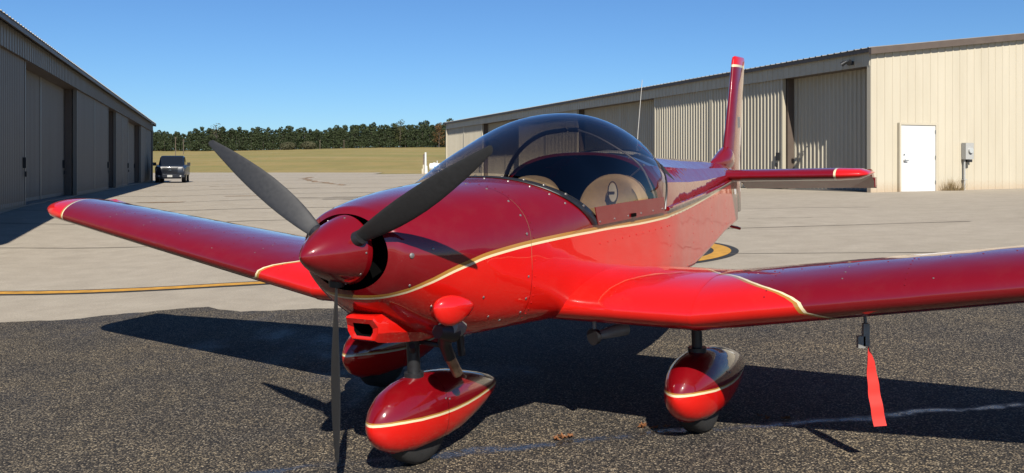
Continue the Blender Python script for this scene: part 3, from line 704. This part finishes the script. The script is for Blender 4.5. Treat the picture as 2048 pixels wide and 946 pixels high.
for s_ in (-1, 1):       # longeron moulding along the fold
    MB().tube([L(u_, s_ * (fb(u_) + .004), flon(u_) + .004) for u_ in (2.2, 2.8, 3.4, 4.0, 4.5, 4.9)], .013, 8).build('longeron', 'paint_maroon', hull)
# cockpit: dark rear bulkhead, liner, floor, glareshield
mobj('rear_bulkhead', [L(2.62, p[0] * .94 * .9, (p[2] + GW) * .96) for p in td_ring(2.15, 1)] + [L(2.62, -.44, -.40), L(2.62, .44, -.40)], [tuple(range(11))], 'dark_fabric', air, False)
MB().loft([[L(u_, p[0] * .965 * k, (p[2] + GW) * .965) for p in td_ring(2.15, 1)] for u_, k in ((2.17, 1), (2.62, .88))], False).build('baggage_liner', 'dark_fabric', air)
MB().box2(L(1.25, -.50, -.40), L(2.6, .44, -.43)).build('cockpit_floor', 'dark_fabric', air, False)
for s_ in (-1, 1): MB().box2(L(1.27, s_ * .535, -.40), L(2.2, s_ * .545, -.005)).build('side_liner', 'dark_fabric', air, False)
MB().loft([[L(u_rim(t_) + du, *[q * k for q in sec_pt(u_rim(t_), t_)]) for t_ in TH] for du, k in ((-.03, .975), (.10, .965), (.17, .90), (.17, .55))], False).build('glareshield', 'dark_fabric', air)
# canopy rim (black seal) with screws
rim = MB().loft([[L(u_rim(t_) + du, *[q * k for q in sec_pt(u_rim(t_) , t_)]) for t_ in TH] for du, k in ((-.03, 1.0), (-.028, 1.008), (.0, 1.017), (.03, 1.014), (.034, .985))], False).build('canopy_seal', 'black_satin', air, True, 70)
screw_me = None
def screw(u_, v_, w_, nrm, r_=.0055, mat='dull_screw', parent=None, name='screw'):
    global screw_me
    if screw_me is None:
        m = MB(); m.loft([[(math.cos(a) * q, math.sin(a) * q, z_) for a in np.linspace(0, 6.2832, 8, endpoint=False)] for q, z_ in ((1, -.2), (.95, .18), (.55, .4))], True, False, True)
        o = m.build(name, mat, parent); screw_me = o.data
    else:
        o = bpy.data.objects.new(name, screw_me); link(o, parent)
    o.location = L(u_, v_, w_); o.scale = (r_,) * 3
    o.rotation_euler = Vector((nrm[1], nrm[0], nrm[2])).to_track_quat('Z', 'Y').to_euler(); return o
for t_ in (18, 34, 50, 63, 76, 89, 102, 115, 130, 146):
    u_ = u_rim(t_) + .018; v_, w_ = sec_pt(u_rim(t_), t_); screw(u_, v_ * 1.017, w_ * 1.017, (-.2, v_, w_), .008, parent=rim)
# canopy bubble: tilted arches from the rim to the turtle deck
ctop = spline([0, .15, .3, .45, .58, .72, .86, 1.0], [.270, .392, .492, .559, .580, .550, .470, .352])
cutop = spline([0, .15, .3, .45, .58, .72, .86, 1.0], [.98, 1.20, 1.45, 1.70, 1.93, 2.17, 2.42, 2.60])
rows = []
for k in range(33):
    f = k / 32; row = []
    for t_ in TH:
        s_ = math.sin(R(t_)); c = math.cos(R(t_)); n_ = 2.5 - .38 * min(1, f * 4) * (1 - .5 * f)
        ubase = 1.25 + (2.16 - 1.25) * f; q = s_ ** (.8 + .5 * f)
        u_ = ubase + (cutop(f) - ubase) * q
        bulge = 1 + .02 * math.sin(math.pi * f) * math.sin(math.pi * min(1, s_ * 1.2))
        row.append(L(u_, .564 * bulge * math.copysign(abs(c) ** (2 / n_), c), ctop(f) * 1.01 * abs(s_) ** (2 / n_) + .004))
    rows.append(row)
can = MB().loft(rows, False).build('canopy', 'acrylic', air)
MB().tube([tuple(Vector(p) * 1.0) for p in rows[-1]], .006, 6).build('canopy_rear_seal', 'black_satin', can)
for s_ in (-1, 1):
    sk = mobj('canopy_skirt', [L(u_, s_ * vv, w_) for vv in (.572, .567) for (u_, w_) in ((1.262, -.004), (1.232, .088), (1.6, .087), (2.02, .080), (2.13, .078), (2.135, -.012), (1.7, -.006))],
              [tuple(range(7)), tuple(range(13, 6, -1))] + [(i, (i + 1) % 7, 7 + (i + 1) % 7, 7 + i) for i in range(7)], 'paint_maroon', can, False)
    for u_ in (1.28, 1.45, 1.62, 1.79, 1.96, 2.10): screw(u_, s_ * .573, .012, (0, s_, 0), .006, parent=sk)
    MB().box(L(1.68, s_ * .576, .012), (.012, .05, .018)).build('latch', 'dark_cavity', sk, False)
def smooth_path(P, n=24):
    P = np.array(P, float); t_ = np.linspace(0, 1, len(P)); f = [spline(t_, P[:, k]) for k in range(3)]
    return [tuple(f[k](q) for k in range(3)) for q in np.linspace(0, 1, n)]
MB().tube([L(*p) for p in smooth_path(((2.16, -.55, .02), (2.12, -.505, .20), (2.05, -.36, .365), (1.98, -.16, .465), (1.95, .02, .488), (1.95, .12, .487)))], .014, 10).build('roll_bar', 'black_satin', air)
MB().tube([L(*p) for p in smooth_path(((1.95, .12, .487), (1.96, .26, .43), (2.0, .46, .292), (2.05, .52, .16), (2.1, .545, .0)))], .0055, 8).build('bow_strut', 'grey_metal', air)
MB().tube([L(2.02, .50, .27), L(2.14, .36, .20)], .005, 6).build('strut_link', 'grey_metal', air)
# seats
def seat(vc):
    rows = []
    for du, k, dz in ((-.055, .80, -.02), (-.075, .90, -.008), (-.07, .965, 0), (-.03, 1.0, .004), (.02, .99, .0), (.05, .94, -.012)):
        P = []
        for i in range(25):
            t_ = R(180 * i / 24); c, s_ = math.cos(t_), math.sin(t_)
            wv = vc + .215 * k * math.copysign(abs(c) ** (2 / 2.3), c); ww = -.02 + (.235 + dz) * k * abs(s_) ** (2 / 2.3); P.append(L(2.06 + du + .22 * ww, wv, ww))
        P.append(L(2.06 + du - .06, vc - .20 * k, -.30)); P.append(L(2.06 + du - .06, vc + .20 * k, -.30)); rows.append(P)
    s = MB().loft(rows, True, True, True).build('seat_back', 'tan_fabric', air, True, 50)
    MB().box(L(1.75, vc, -.30), (.42, .50, .14)).build('seat_cushion', 'tan_fabric', air, False)
    m = MB(); N = 28
    for (ra, rb) in (((.030, .062), (.024, .052)),):
        rr0 = []
        ring_ = [[L(1.985 - dd, vc + .03 + a_ * math.cos(t_), .115 + b_ * math.sin(t_)) for t_ in np.linspace(0, 6.2832, N, endpoint=False)] for (a_, b_, dd) in ((.033, .066, 0.0), (.033, .066, .004), (.028, .060, .004), (.028, .060, 0))]
        m.loft(ring_)
    m.build('emblem_ring', 'brown_thread', s)
    m = MB(); m.loft([[L(1.985 - dd, vc + .03 + q * .026 * math.cos(t_), .115 + q * .054 * math.sin(t_)) for t_ in np.linspace(0, 6.2832, N, endpoint=False)] for q, dd in ((1, 0), (1, .003), (.05, .004))], True, True, True); m.build('emblem_disc', 'cream_thread', s)
    MB().box(L(1.979, vc + .02, .115), (.045, .006, .012)).build('emblem_bar', 'brown_thread', s, False)
for vc in (.285, -.285): seat(vc)

# spinner and propeller
prof = [(-.205, .002), (-.200, .014), (-.185, .032), (-.16, .053), (-.125, .077), (-.085, .098), (-.04, .118), (.0, .132), (.035, .142), (.05, .146), (.056, .143), (.056, .0)]
sp = MB().loft([[L(u_, r_ * math.sin(a), r_ * math.cos(a)) for a in np.linspace(0, 2 * math.pi, 48, endpoint=False)] for u_, r_ in prof]).build('spinner', 'paint_maroon', air, True, 40)
for k in range(9):
    a = R(k * 40 + 12); screw(.02, .139 * math.sin(a), .139 * math.cos(a), (-.3, math.sin(a), math.cos(a)), .0045, parent=sp)
PH = 4.6; RB = .88
bc = spline([.10, .14, .20, .30, .42, .55, .68, .78, .845, .872, .88], [.050, .058, .077, .098, .107, .100, .079, .055, .036, .026, .010])
bb = spline([.10, .3, .5, .7, .88], [44, 36, 27, 20, 16])
for a0 in (180, 60, -60):
    a = R(a0 + PH); d = Vector((0, math.sin(a), math.cos(a))); t_ = Vector((0, -math.cos(a), math.sin(a))); fw = Vector((-1, 0, 0)); rows = []
    for r_ in (.10, .125, .15, .18, .22, .27, .33, .40, .48, .56, .64, .71, .77, .82, .85, .868, .877, .88):
        be = R(bb(r_)); ch = bc(r_); cd = t_ * math.cos(be) + fw * math.sin(be); nd = fw * math.cos(be) - t_ * math.sin(be); th_ = ch * (.28 if r_ < .14 else .13 if r_ < .3 else .085); P = []
        for i in range(16):
            q = 2 * math.pi * i / 16; cx_, cy_ = math.cos(q), math.sin(q)
            p = d * r_ + cd * (ch * .5 * cx_ + max(0.0, .035 - .25 * ch) * min(1, max(0, (r_ - .3) / .3))) + nd * (th_ * .5 * (cy_ * (1.25 if cy_ > 0 else .55)) * (1 - .25 * cx_ * -1 * 0)); P.append(L(*p))
        rows.append(P)
    bl = MB().loft(rows, True, True, True).build('propeller_blade', 'black_blade', air, True, 50)
    c0 = d * .135; MB().tube([L(*(d * .118)), L(*(d * .146))], [.034, .031], 16).build('blade_collar', 'black_satin', bl)
# engine block hint inside the mouth
MB().tube([L(.06, 0, 0), L(.19, 0, 0)], .05, 16).build('gearbox', 'dark_cavity', cowl)

# cheek blister, chin scoop, exhaust
bl_sec = [(u0 * .78 + .065, a * .74, b * .78) for u0, a, b in ((.115, .004, .006), (.125, .022, .028), (.145, .040, .048), (.18, .052, .062), (.22, .054, .066), (.27, .047, .058), (.32, .032, .040), (.36, .014, .018), (.372, .003, .004))]
rows = []
for (u_, rv, rw) in bl_sec:
    f = (u_ - .155) / .2
    rows.append([L(u_, .368 + .055 * f + rv * math.cos(q), -.243 - .012 * f + rw * math.sin(q) * (1.0 if math.sin(q) > 0 else 1.5)) for q in np.linspace(0, 2 * math.pi, 28, endpoint=False)])
MB().loft(rows, True, True, True).build('cheek_blister', 'paint_bright', cowl, True, 60)
sc_rows = []
for (u_, hv, wt_, wb_, k) in ((.135, .086, -.300, -.392, 1), (.15, .092, -.288, -.402, 1), (.20, .100, -.28, -.414, 1), (.30, .115, -.30, -.430, 1), (.42, .125, -.33, -.448, 1), (.52, .125, -.36, -.452, 1)):
    P = []
    for (v_, w_) in ((-1, .25), (-.86, 1), (.86, 1), (1, .25), (.98, -.3), (.72, -1), (-.72, -1), (-.98, -.3)): P.append(L(u_ - .02 * (w_ > .5), v_ * hv, (wt_ + wb_) / 2 + w_ * (wt_ - wb_) / 2))
    sc_rows.append(P)
inner = [tuple(Vector(p) * .62 + Vector(L(.145, 0, -.356)) * .38) for p in sc_rows[0]]
inner2 = [(p[0], p[1] + .1, p[2]) for p in inner]
scoop = MB().loft([inner] + sc_rows, True).build('chin_scoop', 'paint_bright', cowl, True, 25)
MB().loft([inner, inner2], True, False, True).build('scoop_mouth', 'dark_cavity', scoop, True, 25)
ex = MB(); ex.tube([L(.34, .27, -.36), L(.38, .245, -.405), L(.43, .205, -.45), L(.478, .20, -.525)], .027, 14); ex.tube([L(.30, .27, -.37), L(.40, .28, -.39)], [.03, .045], 12)
exo = ex.build('exhaust_pipe', 'black_satin', air)
MB().tube([L(.472, .20, -.516), L(.50, .20, -.56), L(.533, .20, -.612)], .024, 16, False).build('exhaust_tip', 'exhaust_metal', exo)
MB().tube([L(.474, .20, -.52), L(.530, .20, -.607)], .021, 16).build('exhaust_bore', 'dark_cavity', exo)
MB().tube([L(.36, .285, -.352), L(.44, .27, -.372)], [.045, .05], 14).build('exhaust_shroud', 'grey_metal', air); MB().tube([L(.56, .2, -.44), L(.57, .2, -.535)], .018, 10).build('drain_tube', 'black_satin', air); MB().tube([L(.62, .1, -.44), L(.62, .1, -.53)], .008, 8).build('breather_pipe', 'grey_metal', air)

# wings
def foil(t_, n=22):
    P = []
    def yt(x): return 5 * t_ * (.2969 * math.sqrt(x) - .126 * x - .3516 * x * x + .2843 * x**3 - .1015 * x**4)
    X = [(1 - math.cos(math.pi * i / n)) / 2 for i in range(n + 1)]
    for x in X[::-1]: P.append((x, yt(x) + .018 * math.sin(math.pi * x) ** .9))
    for x in X[1:-1]: P.append((x, -yt(x) + .018 * math.sin(math.pi * x) ** .9))
    return P
def w_ring(v, le, ch, w0, t_=.184, k=1.0): return [L(le + ch * x, v, w0 + ch * y * k) for x, y in foil(t_)]
KV = 1.135; LE0 = .985; CH0 = 1.26; W0 = -.376; DIH = .143; CT = .74; T0 = .184; T1 = .205
cw = MB().loft([w_ring(v, LE0, CH0, W0) for v in (-KV, -.56, 0, .56, KV)]).build('center_wing', 'paint_wing', air, True, 50)
def outer(sg):
    m = MB(); rows = []
    stn = [KV + .004, 1.2, 1.5, 1.9, 2.4, 2.9, 3.4, 3.8, 3.95]
    for v in stn:
        f = (v - KV) / (3.95 - KV); rows.append(w_ring(sg * v, LE0 + .06 * (v - KV), CH0 + (CT - CH0) * f, W0 + DIH * (v - KV), T0 + (T1 - T0) * f))
    for dv, k in ((.07, .93), (.14, .78), (.19, .56), (.22, .28), (.232, .05)):
        v = 3.95 + dv; le = LE0 + .06 * (v - KV); rows.append([L(le + CT * (x * (1 - .32 * (1 - k)) + .24 * (1 - k)), sg * (v + .0), W0 + DIH * (v - KV) + CT * y * k + .03 * (1 - k)) for x, y in foil(T1)])
    o = m.loft(rows, True, True, True).build('outer_wing', 'paint_wing', air, True, 50)
    m = MB(); m.loft([[tuple(Vector(p)) for p in [L(LE0 - .0015 + CH0 * 1.0 * x, sg * vv, W0 + CH0 * y * 1.012) for x, y in foil(T0)]] for vv in (KV - .012, KV + .006)])
    m.build('wing_joint', 'paint_wing', air, True, 50)
    # rivets in chordwise rows
    for v in (1.75, 2.1, 2.5, 2.9, 3.3):
        f = (v - KV) / (3.95 - KV); ch = CH0 + (CT - CH0) * f
        for x in (.10, .16, .23) if v != 2.1 else (.05, .3):
            le = LE0 + .06 * (v - KV); t_ = T0 + (T1 - T0) * f; y = 5 * t_ * (.2969 * math.sqrt(x) - .126 * x - .3516 * x * x + .2843 * x**3 - .1015 * x**4) + .018 * math.sin(math.pi * x) ** .9
            screw(le + ch * x, sg * v, W0 + DIH * (v - KV) + ch * y, (-.3, 0, 1), .004, parent=o, name='rivet')
    return o
wl_, wr_ = outer(1), outer(-1)
# wing root fillet strips along the fuselage side
# fin (all-moving), dorsal fairing, stabilizer and elevator
def fin_ring(w_, le, te, t_): return [L(le + (te - le) * x, y * (te - le), w_) for x, y in [(a, b - .018 * math.sin(math.pi * a) ** .9) for a, b in foil(t_)]]
fin = MB().loft([fin_ring(-.27, 5.06, 5.41, .16), fin_ring(.0, 5.03, 5.415, .17), fin_ring(.17, 5.0, 5.43, .19), fin_ring(.30, 4.985, 5.46, .195), fin_ring(.7, 5.15, 5.54, .19), fin_ring(1.12, 5.305, 5.655, .17), fin_ring(1.15, 5.32, 5.655, .14), fin_ring(1.162, 5.36, 5.63, .06)], True, True, True).build('rudder', 'paint_fin', air, True, 50)
MB().box2(L(5.20, .036, .50), L(5.34, .0385, .60)).build('fin_plate', 'grey_metal', fin, False)
rows = []
for (u_, hb, wt_, wb_) in ((4.62, .01, .215, .17), (4.75, .05, .245, .15), (4.9, .075, .295, .13), (5.0, .075, .335, .12), (5.08, .06, .325, .12), (5.14, .02, .29, .14)):
    rows.append([L(u_, hb * math.cos(q), (wt_ + wb_) / 2 + (wt_ - wb_) / 2 * math.sin(q)) for q in np.linspace(0, 2 * math.pi, 20, endpoint=False)])
MB().loft(rows, True, True, True).build('dorsal_fairing', 'paint_maroon', air, True, 60)
m = MB(); m.box2(L(4.95, -.012, -.40), L(5.02, .012, .10)); m.build('stern_post', 'paint_maroon', air, False)
m = MB(); m.loft([[L(4.78 + q * .5, vv * s2, -.335 - .06 * (q > .5) + dz) for q, vv in ((0, .02), (.5, .09), (.85, .02))] for s2, dz in ((1, 0), (1, .012))] , False); 
m = MB(); m.tube([L(4.82, .10, -.335), L(5.0, 0, -.36), L(5.20, .03, -.405)], [.008, .016, .012], 8); m.tube([L(4.95, .0, -.36), L(5.05, .1, -.40)], .012, 8); m.build('tail_skid', 'paint_bright', air)
def st_ring(v, le, ch, w0, t_): return [L(le + ch * x, v, w0 + ch * (y - .018 * math.sin(math.pi * x) ** .9)) for x, y in foil(t_)]
SLE, SW = 4.52, .088
sv = [(-1.262, 4.64, .30, .02), (-1.25, 4.58, .40, .10), (-1.20, 4.545, .46, .18), (-1.05, SLE, .50, .20), (-.12, SLE, .50, .20), (.12, SLE, .50, .20), (1.05, SLE, .50, .20), (1.20, 4.545, .46, .18), (1.25, 4.58, .40, .10), (1.262, 4.64, .30, .02)]
stab = MB().loft([st_ring(v, le, ch, SW, t_) for v, le, ch, t_ in sv], True, True, True).build('stabilizer', 'paint_stab', air, True, 50)
for s_ in (-1, 1):
    m = MB(); rows = []
    for v, x1 in ((.10, 5.28), (1.0, 5.28), (1.22, 5.22)):
        rows.append([L(5.0, s_ * v, SW + .022), L(5.06, s_ * v, SW + .012), L(x1, s_ * v, SW - .135), L(x1, s_ * v, SW - .145), L(5.02, s_ * v, SW - .035)])
    m.loft(rows, True, True, True).build('elevator', 'paint_maroon', air, False)
    MB().box2(L(5.1, s_ * 1.222, SW - .05), L(5.17, s_ * 1.230, SW - .13)).build('elevator_horn', 'paint_maroon', air, False)

# undercarriage
pant_me = []
def gear(uc, vc, name, ltop, hub_w):
    """uc, vc: wheel place; pant frame origin at stripe level over the axle"""
    g = empty(name, L(uc, vc, GW)); g.parent = air
    zc = .240                                    # pant centre above the ground
    if not pant_me:
        pr = [(-.318, .004, .004), (-.312, .020, .027), (-.295, .044, .058), (-.26, .073, .096), (-.20, .101, .133), (-.11, .125, .158), (0, .135, .168), (.12, .135, .165), (.24, .125, .150), (.36, .106, .122), (.48, .080, .090), (.58, .051, .058), (.64, .027, .032), (.668, .010, .012), (.674, .002, .002)]
        rows = []
        for (y_, hx, hz) in pr:
            cz = -.0 - .035 * max(y_, 0) - .01; row = []
            for i in range(40):
                q = 2 * math.pi * i / 40; c, s_ = math.cos(q), math.sin(q)
                zz = cz + hz * math.copysign(abs(s_) ** .92, s_)
                row.append((hx * math.copysign(abs(c) ** .92, c), y_, max(zz, -.142)))
            rows.append(row)
        o = MB().loft(rows, True, True, True).build('wheel_pant', 'paint_pant', g, True, 60); pant_me.append(o.data)
        m = MB(); m.tube([(-.068, 0, 0), (-.062, 0, 0), (-.038, 0, 0), (.038, 0, 0), (.062, 0, 0), (.068, 0, 0)], [.13, .165, .185, .185, .165, .13], 40)
        w_o = m.build('wheel', 'black_rubber', g, True, 50); pant_me.append(w_o.data)
    else:
        o = bpy.data.objects.new('wheel_pant', pant_me[0]); link(o, g); w_o = bpy.data.objects.new('wheel', pant_me[1]); link(w_o, g)
    o.location = (0, 0, zc); w_o.location = (0, 0, .185)
    MB().tube([(0, 0, zc + .15), (0, .0, ltop)], .026 if vc else .03, 16).build('strut', 'black_satin', g)
    MB().tube([(0, 0, zc + .15), (0, 0, zc + .172)], .045, 16).build('strut_collar', 'black_satin', g)
    for s_ in (-1, 1):
        for (y_, z_) in ((.06, .05), (.06, -.045), (.065, -.12), (.09, .04)):
            b_ = bpy.data.objects.new('screw', screw_me); link(b_, o); b_.location = (s_ * (.131 if abs(z_) < .1 else .102), y_, z_); b_.scale = (.005,) * 3; b_.rotation_euler = (0, s_ * R(90), 0)
    MB().tube([(-.006, .045, .158), (-.006, .05, .154)], .004, 6).build('pant_cap', 'steel', o)
    return g
gear(.47, 0, 'nose_gear', .60, 0); gear(1.42, 1.005, 'main_gear', .58, 0); gear(1.42, -1.005, 'main_gear', .58, 0)
# steering links by the nose leg
m = MB(); m.tube([L(.50, -.05, -.47), L(.56, .10, -.50), L(.60, .14, -.47)], .012, 8); m.tube([L(.47, .0, -.52), L(.40, .05, -.47)], .014, 8); m.build('steering_link', 'black_satin', air)
# venturi under the belly
m = MB(); m.tube([L(1.09, .615, -.452), L(1.09, .615, -.50)], .009, 8); m.build('venturi_strut', 'grey_metal', air)
m = MB(); m.tube([L(1.075, .61, -.522), L(1.10, .62, -.522)], [.040, .036], 20); m.build('venturi_mouth', 'black_satin', air)
MB().tube([L(1.10, .62, -.522), L(1.18, .655, -.516), L(1.27, .695, -.512)], [.018, .028, .034], 18).build('venturi_tube', 'grey_metal', air)
# whip antenna on the turtle deck
m = MB(); m.tube([L(3.06, 0, .30), L(3.10, 0, .48), L(3.205, 0, .845)], [.004, .003, .002], 6); m.build('whip_antenna', 'grey_metal', air)
MB().tube([L(3.06, 0, .29), L(3.06, 0, .32)], .018, 10).build('antenna_base', 'black_satin', air)
# pitot mast under the left wing
m = MB(); m.tube([L(1.28, 1.805, -.34), L(1.27, 1.812, -.39), L(1.25, 1.815, -.43)], .007, 8); m.build('pitot_mast', 'grey_metal', air)
MB().tube([L(1.25, 1.55, -.36), L(1.25, 1.55, -.40)], .007, 8).build('fuel_drain', 'grey_metal', air)
# fasteners seen on the cowling and fuselage
for (u_, th_, r_) in ((.115, 2, .012), (.70, 8, .007), (.70, 24, .006), (.70, 40, .006), (.70, 60, .006), (.70, 75, .006), (.70, 352, .006), (.70, 338, .006), (.70, 325, .006), (.45, 338, .006), (.20, 8, .006), (.13, 330, .006), (.25, 318, .006), (.33, 322, .006), (.60, 318, .006), (.52, 322, .006)):
    v_, w_ = sec_pt(u_, th_); screw(u_, v_ * 1.002, w_ * 1.002, (-.35 if u_ < .3 else -.1, math.cos(R(th_)), math.sin(R(th_))), r_, parent=cowl)
for t_ in (25, 38, 52, 66, 80, 95, 110):
    u_ = u_rim(t_) - .07; v_, w_ = sec_pt(u_, t_); screw(u_, v_, w_, (-.2, v_, w_), .0055, parent=deck)

# painted rivets in rows: firewall seam, cabin side, belly chine, aft fuselage, wing ribs and spars
riv = {}
def rivet(u_, v_, w_, nrm, mat, parent, r_=.0038):
    if mat not in riv:
        me = screw_me.copy(); me.materials.clear(); me.materials.append(M[mat]); riv[mat] = me
    o = bpy.data.objects.new('rivet', riv[mat]); link(o, parent); o.location = L(u_, v_, w_); o.scale = (r_,) * 3
    o.rotation_euler = Vector((nrm[1], nrm[0], nrm[2])).to_track_quat('Z', 'Y').to_euler()
for th_ in range(-44, 88, 6):
    v_, w_ = sec_pt(.745, th_); rivet(.745, v_ * .998, w_ * .998, (-.1, math.cos(R(th_)), math.sin(R(th_))), 'paint_maroon' if th_ > 2 else 'paint_bright', hull if th_ <= 0 else deck)
for u_ in np.arange(1.3, 2.2, .09): rivet(u_, .5595, -.10, (0, 1, 0), 'paint_bright', hull); rivet(u_, .5575, -.36, (0, 1, -.2), 'paint_bright', hull)
for u_ in np.arange(2.3, 4.8, .11): rivet(u_, fb(u_), flon(u_) - .05, (.15, 1, 0), 'paint_maroon', hull); rivet(u_, fb(u_) * .998, fbot(u_) + .05, (.15, 1, 0), 'paint_bright', hull)
for uu in (2.25, 2.95, 3.65, 4.3):
    for w_ in np.arange(-.28, -.06, .06): rivet(uu, fb(uu), w_, (.15, 1, 0), 'paint_bright', hull)
def top_w(v, x):
    f = max(0, (abs(v) - KV) / (3.95 - KV)); ch = CH0 + (CT - CH0) * f; t_ = T0 + (T1 - T0) * f
    y = 5 * t_ * (.2969 * math.sqrt(x) - .126 * x - .3516 * x * x + .2843 * x**3 - .1015 * x**4) + .018 * math.sin(math.pi * x) ** .9
    return LE0 + .06 * max(0, abs(v) - KV) + ch * x, W0 + DIH * max(0, abs(v) - KV) + ch * y
for sg in (1, -1):
    for v in (.80, 1.45, 2.0, 2.55):
        for x in (.03, .06, .10, .14, .19, .24, .29):
            u_, w_ = top_w(v, x); rivet(u_, sg * v, w_, (-.5 if x < .08 else -.2, 0, 1), 'paint_bright' if v < 1.2 else 'paint_maroon', cw if v < 1.1 else (wl_ if sg > 0 else wr_))
    for v in np.arange(1.3, 3.7, .12):
        u_, w_ = top_w(v, .27); rivet(u_, sg * v, w_, (-.05, 0, 1), 'paint_maroon', wl_ if sg > 0 else wr_)

# pitot cover with its red ribbon: hangs from the mast, a thing of its own
def PW(u_, v_, w_): return PT + PM @ Vector((v_, u_, w_))
p0 = PW(1.23, 1.82, -.425)
rc = empty('pitot_cover', p0); tag(rc, 'long red fabric ribbon hanging from a grey cover under the left wing', 'ribbon')
def RW(u_, v_, w_): return tuple(PW(u_, v_, w_) - p0)
m = MB(); m.box((0, 0, -.02), (.026, .022, .095)); m.box((-.020, 0, -.05), (.030, .022, .05)); m.build('cover', 'grey_metal', rc, False)
rows = []
for i in range(15):
    f = i / 14; tw = .9 * (1 - f) ** 2.2 * (1 if f < .5 else 1); wz = -.07 - .335 * f; hw_ = .012 + .015 * min(1, f * 5); x_ = .012 + .045 * f + .002 * math.sin(f * 7); y_ = .006 * math.sin(f * 5) + .004 * math.sin(f * 23)
    rows.append([(x_ + sx * hw_ * math.cos(tw * 1.2), y_ + sx * hw_ * math.sin(tw * 1.2) + d_, wz + (.004 if sx > 0 else 0)) for sx, d_ in ((-1, 0), (1, 0), (1, .003), (-1, .003))])
MB().loft(rows, True, True, True).build('ribbon', 'ribbon_red', rc, True, 40)

# ------------------------------------------------------------------ dry leaves on the asphalt
def leaf_mesh(seed):
    rr = random.Random(seed); n = 10; V = [(0, 0, 0)]; 
    for i in range(n):
        a = 2 * math.pi * i / n; r_ = (1.0 if i % 2 else .5) * rr.uniform(.8, 1.15); V.append((math.cos(a) * r_ * .8, math.sin(a) * r_, rr.uniform(0, .5)))
    o = mobj('dry_leaf', V, [(0, i + 1, (i + 1) % n + 1) for i in range(n)], 'dry_leaf', None, False); return o
leaf_spots = [(1130, 872, 'leftmost pair of curled brown leaves before the wet seam'), (1300, 858, 'crumpled brown leaves just left of the main wheel'), (1357, 862, 'small brown leaf touching the main wheel'), (1530, 848, 'pale curled leaf right of the main wheel'), (1560, 850, 'brown leaf lying beside the pale curled leaf')]
for k, (px, py, lb) in enumerate(leaf_spots):
    rel = 1.29; yy = rel * F / (py - 336); xx = (px - 1024) / F * yy; e = empty('leaf_clump', (xx, yy, az_(xx, yy) + .007)); tag(e, lb, 'leaf', 'dry leaves on the asphalt')
    for j in range(4 if k in (0, 1) else 2):
        o = leaf_mesh(k * 10 + j); o.parent = e; o.location = (random.uniform(-.05, .05), random.uniform(-.03, .03), .004); o.scale = (.028, .024, .035); o.rotation_euler = (random.uniform(-.3, .3), random.uniform(-.3, .3), random.uniform(0, 6))
